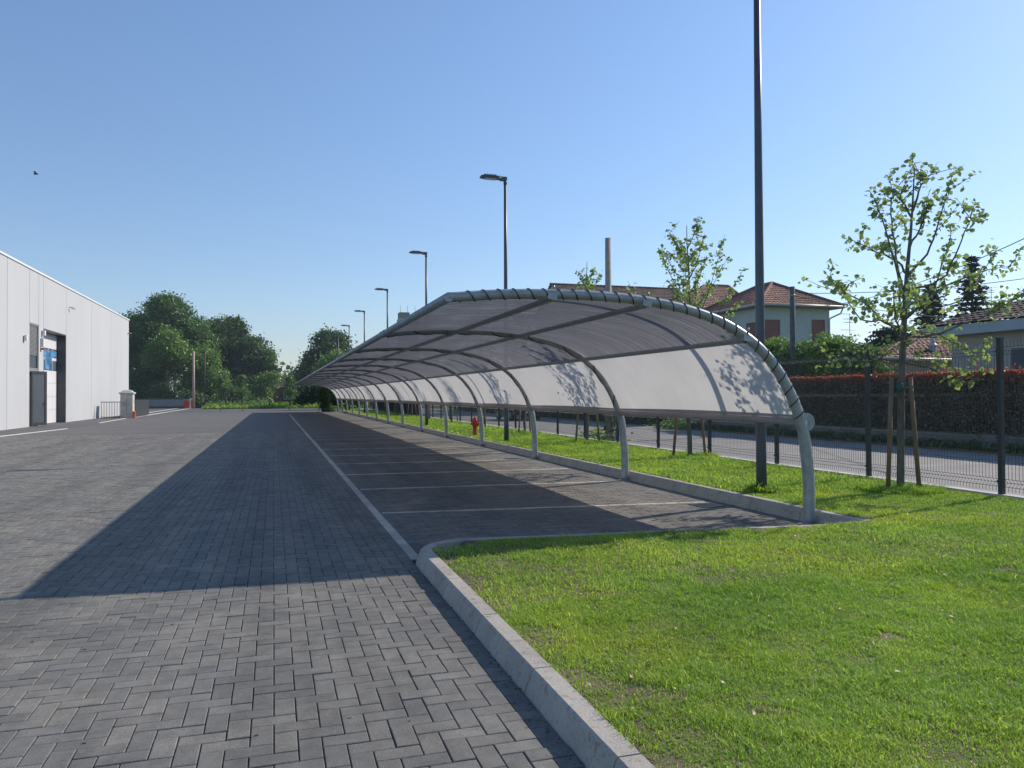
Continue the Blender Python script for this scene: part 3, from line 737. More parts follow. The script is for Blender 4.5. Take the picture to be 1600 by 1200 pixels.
# ================================================================== YOUNG TREES
def rvec(s=1.0): return np.array([random.gauss(0, s), random.gauss(0, s), random.gauss(0, s)])
leafmesh = []
for q in range(4):
    V_ = LEAFT[0].copy(); V_[:, 2] += RNG.normal(0, .05, 7); V_[:, 0] *= 1.0 + .25*q/3
    leafmesh.append(np_mesh('leaf', V_, LEAFT[1], M['leaf'], False, np.full(7, .15 + .28*q)))
def grow_leaves(paths, nper, size, droop=.5, start=.35):
    pos, rot, sc, tn = [], [], [], []
    for P, n in zip(paths, nper):
        P = np.array(P); L = np.r_[0, np.cumsum(np.linalg.norm(np.diff(P, axis=0), axis=1))]
        for _ in range(n):
            u = start + (1 - start) * (random.random() ** .75); s = u*L[-1]
            c = np.array([np.interp(s, L, P[:, i]) for i in range(3)]) + rvec(.035)
            for _2 in range(random.choice((1, 2, 2, 3))):
                pos.append(c + rvec(.022)); rot.append((random.gauss(-.5, .6), random.gauss(0, .7), random.uniform(0, 6.28))); sc.append(size*random.uniform(.6, 1.25)); tn.append(random.uniform(.1, .9))
    return pos, rot, sc, tn
def wob(P, s=.02, m=4):
    Q = catmull(P, m); Q[1:-1] += RNG.normal(0, s, Q[1:-1].shape); return Q
def stakes(root, offs, ht):
    for (x0, y0, x1, y1) in offs:
        MB().tube([(x0, y0, -.1), (x1, y1, ht)], .030, 8).build('stake', M['stake'], root)
    t = MB()
    for (x0, y0, x1, y1) in offs: t.tube([(x1*.97, y1*.97, ht - .16), (0, 0, ht - .13)], .012, 5)
    t.tube([(0.0, 0, ht - .20), (0, 0, ht - .08)], .062, 10); t.build('tree_tie', M['tie'], root)
# tree 1: hand-laid limbs
T1 = ground(1406, 770, .115); TX, TY = float(T1[0]), float(T1[1])
def tp(px_, py_, dy=0.0):
    p = onY(px_, py_, TY + dy); return np.array([p[0] - TX, p[1] - TY, p[2] - .10])
t1 = empty('young_tree', (TX, TY, .10)); tag(t1, 'nearest young tree with large pale leaves, staked by two posts before the red tipped hedge', 'tree', 'young staked trees on the grass strip')
trunk = [tp(1407, 775), tp(1408, 640), tp(1411, 540), tp(1417, 430), tp(1424, 350), tp(1429, 262)]
trk = catmull(trunk, 5); MB().tube(trk, list(np.interp(np.linspace(0, 1, len(trk)), [0, .35, .65, 1], [.052, .045, .026, .006])), 10).build('trunk', M['bark_lt'], t1)
L1 = [
 [tp(1411,512), tp(1385,505,.1), tp(1350,472,.25), tp(1318,455,.35), tp(1287,422,.45)],
 [tp(1408,500), tp(1403,430,-.1), tp(1378,340,-.2), tp(1358,297,-.3)],
 [tp(1419,430), tp(1397,405,.15), tp(1360,388,.4), tp(1325,370,.6)],
 [tp(1420,428), tp(1448,395,.1), tp(1466,350,.2), tp(1480,300,.3), tp(1490,268,.35)],
 [tp(1415,455), tp(1470,437,-.2), tp(1492,400,-.3), tp(1512,350,-.4), tp(1524,315,-.45)],
 [tp(1415,495), tp(1478,447,.2), tp(1535,425,.4), tp(1590,412,.6)],
 [tp(1412,530), tp(1470,520,-.3), tp(1545,490,-.5), tp(1610,455,-.7)],
 [tp(1410,545), tp(1455,520,.3), tp(1510,545,.5), tp(1550,560,.6)],
 [tp(1409,565), tp(1380,562,.2), tp(1340,566,.3), tp(1285,568,.4)],
 [tp(1422,385), tp(1440,350,.1), tp(1452,300,.1)],
 [tp(1413,470), tp(1397,380,.15), tp(1392,320,.2), tp(1398,290,.25)],
 [tp(1409,565), tp(1450,575,-.3), tp(1500,600,-.5), tp(1528,590,-.6)],
 [tp(1413,500), tp(1440,480,-.3), tp(1500,470,-.6), tp(1560,385,-.8)],
 [tp(1416,470), tp(1450,470,.5), tp(1480,390,.6), tp(1485,350,.6)],
 [tp(1410,530), tp(1380,500,-.4), tp(1345,500,-.6), tp(1310,440,-.8)],
 [tp(1425,340), tp(1410,315,.05), tp(1392,300,.1)], [tp(1426,330), tp(1440,290,0), tp(1443,272,0)],
 [tp(1412,510), tp(1420,480,.6), tp(1430,420,.9)], [tp(1412,520), tp(1400,500,-.6), tp(1395,440,-.9)],
]
random.seed(41)
mb = MB(); paths = []; nper = []
for L in L1:
    P = wob(L, .008, 4); n_ = len(P); mb.tube(P, list(np.linspace(.018, .004, n_)), 6); paths.append(P); nper.append(int(8 + 10*np.linalg.norm(P[-1]-P[0])))
    for _ in range(5):
        i = random.randint(n_//3, n_-2); e = P[i] + np.array([random.gauss(0, .20), random.gauss(0, .22), random.uniform(.05, .34)])
        Q = wob([P[i], (P[i]+e)/2 + rvec(.02), e], .004, 3); mb.tube(Q, list(np.linspace(.007, .002, len(Q))), 5); paths.append(Q); nper.append(7)
mb.build('limbs', M['bark_lt'], t1)
pos, rot, sc, tn = grow_leaves(paths, nper, .070)
order = list(range(len(pos))); random.shuffle(order)
for i in order[:290]:
    o = link('leaf', leafmesh[random.randint(0, 3)], t1, tuple(pos[i]), tuple(rot[i])); o.scale = (sc[i],)*3
I = order[290:]
if I: scatter('foliage', LEAFT, [pos[i] for i in I], [rot[i] for i in I], [sc[i] for i in I], [tn[i] for i in I], M['leaf'], t1)
stakes(t1, [(float(tp(1391,770)[0]), .05, float(tp(1395,583)[0]), .02), (float(tp(1438,777,-.2)[0]), -.2, float(tp(1422,585,-.1)[0]), -.1)], 1.62)
print('tree1 leaves', len(pos))
def young_tree(x, y, ht, w_, seed, label, nl):
    random.seed(seed)
    r = empty('young_tree', (x, y, .10)); tag(r, label, 'tree', 'young staked trees on the grass strip')
    T = wob([(0, 0, -.1), (.02, .01, ht*.3), (-.02, .03, ht*.6), (.03, 0, ht)], .01, 5)
    MB().tube(T, list(np.interp(np.linspace(0, 1, len(T)), [0, .4, 1], [.055, .042, .007])), 8).build('trunk', M['bark_lt'], r)
    mb = MB(); paths, nper = [], []
    for q in range(nl):
        u = q/(nl-1); z0 = ht*(.40 + .5*u); az = q*2.4 + random.uniform(-.4, .4); Lr = w_*(1 - .7*u)*random.uniform(.75, 1.15); rise = Lr*random.uniform(1.0, 1.7)
        ax = np.array([math.cos(az), math.sin(az), 0]); b = np.array([np.interp(z0, T[:, 2], T[:, i]) for i in range(3)])
        P = wob([b, b + ax*Lr*.45 + np.array([0, 0, rise*.3]), b + ax*Lr + np.array([0, 0, min(rise, ht*1.0 - z0 + .1)])], .008, 4)
        mb.tube(P, list(np.linspace(.016, .003, len(P))), 5); paths.append(P); nper.append(int(18 + 18*Lr))
        for _ in range(3):
            i = random.randint(2, len(P)-2); e = P[i] + np.array([random.gauss(0, .2), random.gauss(0, .2), random.uniform(.05, .3)])
            mb.tube([P[i], e], [.006, .002], 4); paths.append(np.array([P[i], e])); nper.append(5)
    mb.build('limbs', M['bark_lt'], r)
    p, ro, s, t = grow_leaves(paths, nper, .072, start=.2); scatter('foliage', LEAFT, p, ro, s, t, M['leaf'], r)
    stakes(r, [(-.32, .08, -.2, .05), (.36, -.05, .22, -.03)], 1.5)
    return r
TL = ['second young tree, round leafy top showing above the canopy before the tiled roofs', 'third young tree, only its small top shows left of the tall bare concrete pole', 'fourth young staked tree along the strip, trunk seen under the canopy near the hydrant']
t2 = young_tree(8.45, 14.5, 5.0, 1.25, 21, TL[0], 20)
t2.rotation_euler = (0, 0, 2.9)
t3 = young_tree(8.3, 19.75, 5.1, .9, 33, TL[1], 14)
ORD = ['fifth', 'sixth', 'seventh', 'eighth', 'ninth', 'tenth', 'eleventh']
for k in range(8):
    o = copy_tree(t3 if k % 2 else t2); o.location = (8.3, 25.3 + 5.7*k, .10); o.rotation_euler = (0, 0, 1.3*k + .7)
    if k % 2 == 0: o.scale = (.9, .9, .82)
    o['label'] = TL[2] if k == 0 else '%s young staked tree along the strip, hidden behind the carport except its trunk' % ORD[k-1]
# longer grass round the tree feet
random.seed(99)
def tuft_ok(cx_, cy_, rr_):
    return lambda x, y: (((x-cx_)/rr_)**2 + ((y-cy_)/rr_)**2) < 1
for nm_, (cx_, cy_, rr_, n_) in enumerate(((TX, TY, .55, 9000), (8.45, 14.5, .6, 6000), (8.3, 19.75, .6, 5000), (8.3, 25.3, .6, 3000), (6.43, 9.13, .18, 1500))):
    blades(n_, (cx_-rr_, cx_+rr_), (cy_-rr_, cy_+rr_), .085, .008 + .004*nm_, lambda x, y: np.ones_like(x)*.8, 'grass_tuft', lawn, tuft_ok(cx_, cy_, rr_), None, -.2)

# ================================================================== SMALL THINGS
hy = empty('fire_hydrant', (6.6, 24.9, .10)); p_ = ground(742, 683, .115); hy.location = (float(p_[0]), float(p_[1]), .10)
tag(hy, 'red pillar fire hydrant on the grass strip behind the fourth carport post', 'hydrant')
MB().lathe((0, 0, 0), [(.12, 0), (.12, .03), (.075, .04), (.065, .30), (.075, .31), (.075, .36), (.085, .38), (.09, .56), (.08, .60), (.05, .65), (.02, .67)], 14).build('body', M['red'], hy)
for s_ in (-1, 1):
    o = MB().tube([(s_*.06, -.03, .46), (s_*.115, -.05, .45)], .034, 10).build('outlet', M['red'], hy)
    MB().tube([(s_*.115, -.05, .45), (s_*.135, -.06, .45)], .040, 8).build('outlet_cap', M['red'], o)
MB().tube([(0, 0, .66), (0, 0, .71)], .022, 6).build('spindle', M['red'], hy)
hp_ = MB().box((6.9, 24.5, .06), (8.1, 25.1, .128)); tag(hp_.build('concrete_pad', M['concrete2']), 'flat pale concrete slab in the grass beside the red hydrant', 'slab')
# roadside concrete pole with ivy
pl = empty('utility_pole', (9.4, 20.7, 0)); tag(pl, 'pale tapering concrete pole behind the fence with ivy at its foot', 'pole')
MB().tube([(0, 0, -.1), (0, 0, 6.1)], [.12, .085], 10).build('shaft', M['pole'], pl)
pos = []; 
for _ in range(900):
    z = random.uniform(0, 1.9); t = random.uniform(0, 6.28); r = .13 + random.random()*.09
    pos.append((r*math.cos(t) + .07, r*math.sin(t), z))
scatter('ivy', LEAFT, pos, [(random.uniform(-1, 1), random.uniform(-1, 1), random.uniform(0, 6.28)) for _ in pos], [random.uniform(.04, .08) for _ in pos], RNG.uniform(0, .8, len(pos)), M['fol_dark'], pl)
pos = []
for _ in range(700): pos.append((9.75 + random.gauss(0, .3), 22.3 + random.gauss(0, .45), abs(random.gauss(0, .18))))
tag(scatter('weed_clump', LEAFT, pos, [(random.uniform(-1, 1), random.uniform(-1, 1), random.uniform(0, 6.28)) for _ in pos], [random.uniform(.06, .12) for _ in pos], RNG.uniform(.2, 1, len(pos)), M['fol_lt'], None, False), 'light green weeds growing at the fence foot left of the ivy pole', 'plant')
p_ = onX(1238, 448, 18.8)
pl = empty('utility_pole', (18.8, float(p_[1]), 0)); tag(pl, 'dark grey pole standing in the bushes before the stucco house', 'pole')
MB().tube([(0, 0, 0), (0, 0, float(p_[2]))], [.13, .095], 10).build('shaft', M['pole_dark'], pl)
MB().tube([(0, 0, float(p_[2]) - .34), (0, 0, float(p_[2]) - .30)], .105, 10).build('band', M['galv'], pl)
def cable(a_, b_, sag, label, r=.012):
    a_, b_ = np.array(a_), np.array(b_); P = [a_ + (b_-a_)*t + np.array([0, 0, -sag*4*t*(1-t)]) for t in np.linspace(0, 1, 14)]
    tag(MB().tube(P, r, 5).build('overhead_cable', M['rope']), label, 'cable')
cable(onX(1238, 462, 18.8), onY(1700, 505, 22), .3, 'thin cable from the dark pole to the right behind the young tree')
cable(onX(1282, 478, 30), onX(1700, 325, 19), .5, 'cable rising to the right edge through the young tree crown', .014)
cable(onX(1240, 458, 18.8), onX(1700, 420, 26), .25, 'upper cable running right from the dark pole')

# ================================================================== HEDGE ACROSS THE STREET
def leafbox(name, x0, x1, y0, y1, z0, z1, n, size, material, parent, rough=.12, tint=(0, 1)):
    """leaves on the shell of a clipped box"""
    pos, rot = [], []
    x = RNG.uniform(x0, x1, n); y = RNG.uniform(y0, y1, n); z = RNG.uniform(z0, z1, n)
    f = RNG.random(n); d = np.abs(RNG.normal(0, rough, n))
    lump = .12*(vnoise(y, z, 1.7, 31) - .5)
    front = f < .68; x[front] = x0 + d[front] + lump[front]; top = f >= .68; z[top] = z1 - d[top]*.8 + .16*(vnoise(y[top], x[top], 1.6, 32) - .5) + .22*(RNG.random(top.sum()) < .03)*RNG.random(top.sum())
    pos = np.stack([x, y, z], 1); rot = np.stack([RNG.uniform(-1.4, 1.4, n), RNG.uniform(-1.4, 1.4, n), RNG.uniform(0, 6.28, n)], 1)
    t = np.clip(RNG.uniform(tint[0], tint[1], n) + .5*(vnoise(y, z, 1.2, 33) - .5), 0, 1)
    return scatter(name, QUADT, pos, rot, RNG.uniform(.6, 1.2, n)*size, t, material, parent)
hw = empty('garden_wall', (17.3, 18, 0)); hw.location = (0, 0, 0); tag(hw, 'low grey concrete wall below the red tipped hedge', 'wall')
wc = mat('garden_wall_concrete', (0.16, 0.165, 0.15), 0.9, 1.5, 0.25)
for k in range(7): MB().box((17.2, 8 + 3*k, -.05), (17.4, 10.985 + 3*k, .42)).build('wall_block', wc, hw)
vg = MB(); vg.box((16.75, 8, -.02), (17.2, 29, .05)); 
tag(vg.build('verge', M['soil']), 'weedy verge at the foot of the garden wall', None, None, 'structure')
hd = empty('hedge', (17.4, 18.5, .4)); hd.location = (0, 0, 0); tag(hd, 'long clipped hedge, dark below with bright red new tips on top', 'hedge')
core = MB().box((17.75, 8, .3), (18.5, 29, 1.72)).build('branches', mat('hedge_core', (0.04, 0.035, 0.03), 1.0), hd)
leafbox('leaves', 17.42, 18.7, 8, 29, .36, 1.9, 120000, .058, M['fol_hedge'], hd)
leafbox('red_leaves', 17.42, 18.7, 8, 29, 1.80, 2.05, 30000, .055, M['fol_red'], hd, .10)
leafbox('red_tips', 17.42, 18.6, 8, 29, .9, 1.95, 14000, .05, M['fol_red'], hd, .06, (0, .4))
leafbox('verge_weeds', 16.85, 17.2, 8, 29, .02, .22, 5000, .10, M['fol_dark'], vg and bpy.data.objects['verge'], .08)
hd2 = empty('hedge', (0, 0, 0)); tag(hd2, 'dark green hedge farther along the street seen under the canopy', 'hedge')
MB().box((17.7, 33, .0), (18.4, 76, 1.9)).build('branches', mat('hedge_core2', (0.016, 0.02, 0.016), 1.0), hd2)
leafbox('leaves', 17.4, 18.6, 33, 76, .05, 2.2, 30000, .16, M['fol_dark'], hd2)
sc_ = empty('green_screen_fence', (0, 0, 0)); tag(sc_, 'dark green windbreak screen on posts at the far end of the strip', 'fence')
for k in range(6): MB().box((9.25, 50 + 4*k, .15), (9.30, 53.9 + 4*k, 1.9)).build('screen_panel', M['shadewall'], sc_)
vb = empty('low_bush', (0, 0, 0)); pos = [(16.6 + random.gauss(0, .35), 29.5 + random.gauss(0, .6), abs(random.gauss(.1, .15))) for _ in range(900)]
COL.objects.unlink(vb); bpy.data.objects.remove(vb)
tag(scatter('low_bush', LEAFT, pos, [(random.uniform(-1, 1), random.uniform(-1, 1), random.uniform(0, 6.28)) for _ in pos], [random.uniform(.06, .14) for _ in pos], RNG.uniform(.2, 1, len(pos)), M['fol_mid'], None, False), 'low weedy bush at the far end of the garden wall', 'bush')

# ================================================================== TREES AND SHRUBS
def crown(name, blobs, n, size, material, parent, shell=.30, tint=(0, .9), squash=1.0):
    """leaves gathered in small drooping clumps spread over ragged blob surfaces"""
    B = np.array(blobs, float); wgt = B[:, 3]**2; wgt /= wgt.sum(); per = 13; nc = max(8, n // per)
    idx = RNG.choice(len(B), nc, p=wgt); d = RNG.normal(size=(nc, 3)); d /= np.linalg.norm(d, axis=1)[:, None]
    r = B[idx, 3] * (1.06 - shell*1.3*RNG.random(nc)**1.6) * (1 + .55*(vnoise(d[:, 0]*2 + idx*3.1, d[:, 2]*2 + d[:, 1], 2.2, 41) - .5))
    cl = B[idx, :3] + d*r[:, None]*np.array([1, 1, squash])
    cs = size*RNG.uniform(.9, 2.3, nc)
    m = nc*per; ci = np.repeat(np.arange(nc), per)
    off = RNG.normal(size=(m, 3))*np.array([1, 1, .55]); pos = cl[ci] + off*cs[ci][:, None]; pos[:, 2] = np.maximum(pos[:, 2], .05)
    rot = np.stack([RNG.uniform(-1.1, 1.1, m), RNG.uniform(-1.1, 1.1, m), RNG.uniform(0, 6.28, m)], 1)
    tc = RNG.uniform(tint[0], tint[1], nc)
    t = np.clip(.45*tc[ci] + .3*RNG.random(m) + .3*vnoise(pos[:, 0], pos[:, 2], .5, 43), 0, 1)
    return scatter(name, QUADT, pos, rot, RNG.uniform(.5, 1.15, m)*size, t, material, parent)
def sub_blobs(blobs, k, f=(.28, .45)):
    out = []
    for b in blobs:
        out.append((b[0], b[1], b[2], b[3]*.82))
        for _ in range(k):
            d = rvec(); d /= np.linalg.norm(d)
            if d[2] < -.5: d[2] *= -1
            q = b[3]*random.uniform(*f); out.append((*(np.array(b[:3]) + d*b[3]*random.uniform(.72, .98)), q))
    return out
def bigtree(nm, Y, trunk_px, pxblobs, n, size, material, label, cat='tree', k=14, tr=.3, core=True, group=None, trunks=1):
    """pxblobs: (px, py, radius_px[, dy])"""
    tb = onY(trunk_px, 620, Y); X = float(tb[0]); r = empty(nm, (X, Y, 0)); tag(r, label, cat, group)
    dep = -(R.T @ (np.array([X, Y, 1.5]) - C0))[2]; bl = []
    for b in pxblobs:
        p = onY(b[0], b[1], Y + (b[3] if len(b) > 3 else 0)); bl.append((p[0] - X, p[1] - Y, p[2], b[2]*dep/FP))
    top = max(b[2] for b in bl)
    mb = MB()
    for q in range(trunks):
        ox = (q - (trunks-1)/2)*.5; mb.tube(wob([(ox, 0, -.1), (ox*1.4, .1, top*.25), (ox*1.8, 0, top*.55)], .03, 4), list(np.linspace(tr, tr*.5, 9)), 8)
    mb.build('trunk', M['bark'], r)
    mb = MB()
    for b in bl:
        mb.tube(wob([(0, 0, top*.22), ((b[0])*.5, b[1]*.5, (top*.22 + b[2])*.5), (b[0], b[1], b[2])], .06, 3), list(np.linspace(tr*.4, tr*.08, 7)), 5)
    mb.build('limbs', M['bark'], r)
    crown('crown', sub_blobs(bl, k), n, size, material, r)
    return r
random.seed(5)
bigtree('tall_tree', 114, 255, [(235,520,38),(262,492,26),(300,530,30),(215,560,35,3),(262,560,40),(215,610,30),(200,520,20,2),(250,478,14),(268,474,11)], 52000, .27, M['fol_mid'], 'tall full green tree behind the warehouse corner, highest of the row', k=16, tr=.35)
bigtree('tall_tree', 120, 360, [(345,535,34),(385,560,32),(330,560,34),(398,590,24),(360,600,36),(312,525,16),(365,520,18)], 52000, .27, M['fol_dark'], 'dark dense rounded tree right of the tallest one', k=16, tr=.35)
bigtree('thin_tree', 109.5, 268, [(262,545,26),(285,560,18),(245,560,18)], 11000, .22, M['fol_lt'], 'thin forked pale trunk with light leaves before the dark trees', k=10, tr=.13, trunks=2)
bigtree('leafy_tree', 111, 318, [(315,570,24),(335,600,24),(300,600,18),(350,615,18)], 20000, .22, M['fol_lt'], 'brighter green bushy tree behind the pale pole', k=12, tr=.15)
bigtree('leafy_tree', 111, 415, [(415,600,13),(408,612,13),(424,594,8)], 4500, .26, M['fol_lt'], 'small pale green tree at the right end of the dark trees', k=9, tr=.10)
bigtree('feathery_tree', 118, 418, [(412,555,10),(424,552,6),(420,570,12)], 2200, .22, M['fol_mid'], 'wispy pointed tree tips right of the dark rounded tree', k=8, tr=.08)
for (a1, b1, c1, m1, l1) in ((220,625,20,'fol_dark','dark shrub under the tall tree beside the warehouse'), (300,628,16,'fol_mid','green shrub behind the grey sliding gate'), (250,622,18,'fol_mid','leafy shrub under the tall tree, centre of the shrub row'), (345,630,14,'fol_lt','light shrub at the fence below the dark tree'), (375,622,18,'fol_dark','dark shrub at the fence under the rounded tree'), (395,628,12,'fol_lt','pale low shrub near the end of the tree row')):
    bigtree('shrub', 108.5 + (a1 % 3), a1, [(a1, b1, c1), (a1+10, b1+4, c1*.7), (a1-10, b1+3, c1*.75)], 7000, .19, M[m1], l1, 'shrub', 8, .05)
bigtree('dense_tree', 118, 512, [(512,555,28),(525,545,22),(500,580,28),(540,575,26),(510,535,16),(530,600,30),(498,605,24)], 40000, .28, M['fol_dark'], 'dense dark dome shaped tree rising behind the far end of the canopy', k=15, tr=.4)
bigtree('leafy_tree', 100, 522, [(515,570,12),(530,566,13),(505,580,9)], 4500, .26, M['fol_lt'], 'lighter green tree in front of the dense dark tree', k=9, tr=.1)
bigtree('small_tree', 125, 470, [(470,588,9),(478,575,7),(462,596,8),(482,590,10)], 4000, .28, M['fol_mid'], 'small open tree left of the dense dark tree', k=8, tr=.1)
bigtree('dark_bush', 74, 505, [(506,622,6),(503,613,5),(508,633,6),(512,641,5)], 4500, .11, M['fol_dark'], 'dark columnar bush at the far left end of the carport', 'bush', 8, .08)
bigtree('leafy_tree', 86, 540, [(485,620,11),(500,614,13),(520,618,16),(540,612,16),(556,620,14),(470,628,7)], 14000, .22, M['fol_dark'], 'shaded tree beyond the far end of the carport', k=8, tr=.1)
for k, (a1, l1) in enumerate(((452, 'slim young tree standing alone on the far meadow'), (378, 'slim young tree at the far fence before the dark shrubs'), (345, 'slim young tree beside the dark far pole'))):
    bigtree('slim_tree', 84, a1, [(a1, 600, 5), (a1+1, 612, 4.5), (a1, 591, 3.5), (a1, 622, 3)], 1200, .16, M['fol_mid'], l1, 'tree', 6, .045)
# right side bushes behind the hedge
GB = [(1208,560,28,19.6,'fol_lt','bush against the lamp post, leftmost of those behind the hedge'), (1255,568,30,19.6,'fol_mid','dark bush behind the hedge below the stucco house'), (1300,560,30,20.2,'fol_lt','broad bush behind the hedge under the right window of the house'), (1345,572,26,20.0,'fol_mid','rightmost bush behind the hedge beside the low pink house')]
for a1, b1, c1, X1, m1, l1 in GB:
    Y1 = float(onX(a1, b1, X1)[1]); bigtree('garden_bush', Y1, a1, [(a1, b1, c1), (a1-16, b1+8, c1*.7), (a1+16, b1+10, c1*.75), (a1+4, b1-8, c1*.6), (a1, b1+25, c1), (a1-24, b1+20, c1*.8), (a1+24, b1+20, c1*.8)], 16000, .09, M[m1], l1, 'bush', 14, .05)
random.seed(12)
def conifer(Y, px_, ptop, pw, label):
    b = onY(px_, 615, Y); t = onY(px_, ptop, Y); X = float(b[0]); H = float(t[2]); dep = -(R.T @ (np.array([X, Y, 1.5]) - C0))[2]; Rm = pw*dep/FP
    r = empty('conifer', (X, Y, 0)); tag(r, label, 'tree'); MB().tube([(0, 0, 0), (0, 0, H)], [.22, .02], 8).build('trunk', M['bark'], r)
    pos, rot, sc, tn = [], [], [], []; mb = MB(); nt_ = 26
    for q in range(nt_):
        u = q/(nt_-1); z = 1.2 + (H - 1.5)*u; rad_ = Rm*(1-u)**.8 + .15
        for k in range(9):
            az = k*.698 + q*1.1 + random.uniform(-.3, .3); L = rad_*random.uniform(.6, 1.15); e = np.array([math.cos(az)*L, math.sin(az)*L, z - L*.12 + .05]); b_ = np.array([0, 0, z])
            mb.tube([b_, e], [.03, .008], 4)
            for s in range(int(10 + 22*L/Rm)):
                v = random.random()**.7; c = b_ + (e-b_)*v + np.array([random.gauss(0, .12), random.gauss(0, .12), random.gauss(-.06, .07)])
                pos.append(c); rot.append((random.uniform(-.5, .5), random.uniform(-.5, .5), az - 1.57 + random.gauss(0, .5))); sc.append(random.uniform(.16, .32)); tn.append(random.random())
    mb.build('limbs', M['bark'], r); scatter('crown', QUADT, pos, rot, sc, tn, M['conifer'], r)
conifer(40, 1456, 440, 42, 'dark blue green conifer behind the low houses, left of two')
conifer(41, 1521, 398, 46, 'taller dark conifer behind the low houses, right of two')
bigtree('garden_bush', 30, 1385, [(1385,535,14),(1372,545,10),(1400,530,12)], 3000, .14, M['conifer'], 'dark purple green shrub behind the pink house roof', 'bush', 8, .05)

# ================================================================== HOUSES
def tiles(mb, e0, e1, t0, t1, cw=.28, chh=.33):
    """roof plane from eave e0-e1 to top t0-t1 in overlapping courses of tiles"""
    e0, e1, t0, t1 = [np.array(p, float) for p in (e0, e1, t0, t1)]
    up = ((t0 + t1) - (e0 + e1))/2; nrow = max(2, int(np.linalg.norm(up)/chh))
    nrm = np.cross(e1 - e0, up); nrm /= np.linalg.norm(nrm)
    if nrm[2] < 0: nrm = -nrm
    for r in range(nrow):
        a0, a1 = r/nrow, (r + 1.12)/nrow
        L0, R0 = e0 + (t0-e0)*a0, e1 + (t1-e1)*a0; L1_, R1_ = e0 + (t0-e0)*min(a1, 1), e1 + (t1-e1)*min(a1, 1)
        w0 = np.linalg.norm(R0 - L0); n = max(1, int(w0/cw))
        for k in range(n):
            u0, u1 = k/n, (k + 1)/n; um = (u0+u1)/2; h = .032
            A, Bm, Cc = L0 + (R0-L0)*u0, L0 + (R0-L0)*um + nrm*h, L0 + (R0-L0)*u1
            D, E_, G = L1_ + (R1_-L1_)*u0, L1_ + (R1_-L1_)*um + nrm*h*.6, L1_ + (R1_-L1_)*u1
            j = nrm*(.022 + random.uniform(0, .012)); b = len(mb.v)
            for p in (A + j, Bm + j, Cc + j, D, E_, G): mb.v.append(tuple(p))
            mb.f += [(b, b+1, b+4, b+3), (b+1, b+2, b+5, b+4)]; mb.sm += [False, False]
def ridge(mb, a_, b_, r=.10):
    a_, b_ = np.array(a_, float), np.array(b_, float); n = max(2, int(np.linalg.norm(b_-a_)/.38))
    for k in range(n):
        p, q = a_ + (b_-a_)*k/n, a_ + (b_-a_)*(k+1.1)/n
        mb.tube([p, q], [r*1.15, r*.95], 6, smooth=False)
def hip_house(name, x0, x1, y0, y1, ze, ax0, ax1, ay0, ay1, zr, wm, tm, label, ov=.7, gut='gutter'):
    """hip roof; ridge from (ax0,ay0) to (ax1,ay1)"""
    r = empty(name, (x0, y0, 0)); tag(r, label, 'house'); X, Y = x0, y0
    W = MB(); w_, d_ = x1-x0, y1-y0
    W.box((0, 0, -.05), (w_, d_, ze - .12)); wall = W.build('wall', wm, r)
    E = [(-ov, -ov, ze), (w_+ov, -ov, ze), (w_+ov, d_+ov, ze), (-ov, d_+ov, ze)]
    A, B = (ax0-X, ay0-Y, zr), (ax1-X, ay1-Y, zr)
    rf = MB()
    alongX = abs(ax1-ax0) >= abs(ay1-ay0)
    if alongX: planes = [(E[0], E[1], A, B), (E[1], E[2], B, B), (E[2], E[3], B, A), (E[3], E[0], A, A)]; hips = [(E[0], A), (E[3], A), (E[1], B), (E[2], B), (A, B)]
    else: planes = [(E[0], E[1], A, A), (E[1], E[2], A, B), (E[2], E[3], B, B), (E[3], E[0], B, A)]; hips = [(E[0], A), (E[1], A), (E[2], B), (E[3], B), (A, B)]
    for p in planes: tiles(rf, *p)
    ro = rf.build('roof', tm, r); rd_ = MB()
    for a_, b_ in hips:
        if np.linalg.norm(np.array(a_) - np.array(b_)) > .3: rd_.tube([np.array(a_)+[0,0,.06], np.array(b_)+[0,0,.06]], .10, 6, smooth=False)
    rd_.build('ridge_tiles', tm, ro)
    un = MB(); un.box((-ov+.02, -ov+.02, ze-.12), (w_+ov-.02, d_+ov-.02, ze-.02)); un.build('eaves', M['chimney'], r)
    g_ = MB()
    for a_, b_ in ((E[0], E[1]), (E[1], E[2]), (E[0], E[3])): g_.tube([np.array(a_) + [0, 0, -.02], np.array(b_) + [0, 0, -.02]], .075, 6)
    g_.build('gutter', M[gut], r)
    return r
def win(r, face, u0, u1, z0, z1, mname='shutter'):
    """window on face 'y' (y=0) or 'x' (x=0), local coords"""
    f = MB(); g_ = MB(); s_ = MB(); t = .07
    def bx(m_, a0, a1, b0, b1, d0, d1):
        if face == 'y': m_.box((a0, d0, b0), (a1, d1, b1))
        else: m_.box((d0, a0, b0), (d1, a1, b1))
    for q in ((u0-t, u0, z0-t, z1+t), (u1, u1+t, z0-t, z1+t), (u0, u1, z1, z1+t), (u0, u1, z0-t, z0)): bx(f, *q, -.045, .02)
    o = f.build('window', M['gutter'] if mname == 'glass' else M['shutter'], r)
    bx(g_, u0, u1, z0, z1, -.02, .02); g_.build('shutter' if mname != 'glass' else 'pane', M[mname], o)
    bx(s_, u0-.12, u1+.12, z0-t-.07, z0-t-.003, -.12, .02); s_.build('sill', M['gutter'], o)
random.seed(3)
HY = 42.9; HX = float(onY(1192, 600, HY)[0]); HX1 = float(onY(1297, 600, HY)[0])
zE = float(onY(1240, 476, HY - .7)[2]); zR = float(onY(1205, 443, 45.6)[2]); AXx = float(onY(1206, 443, 45.6)[0])
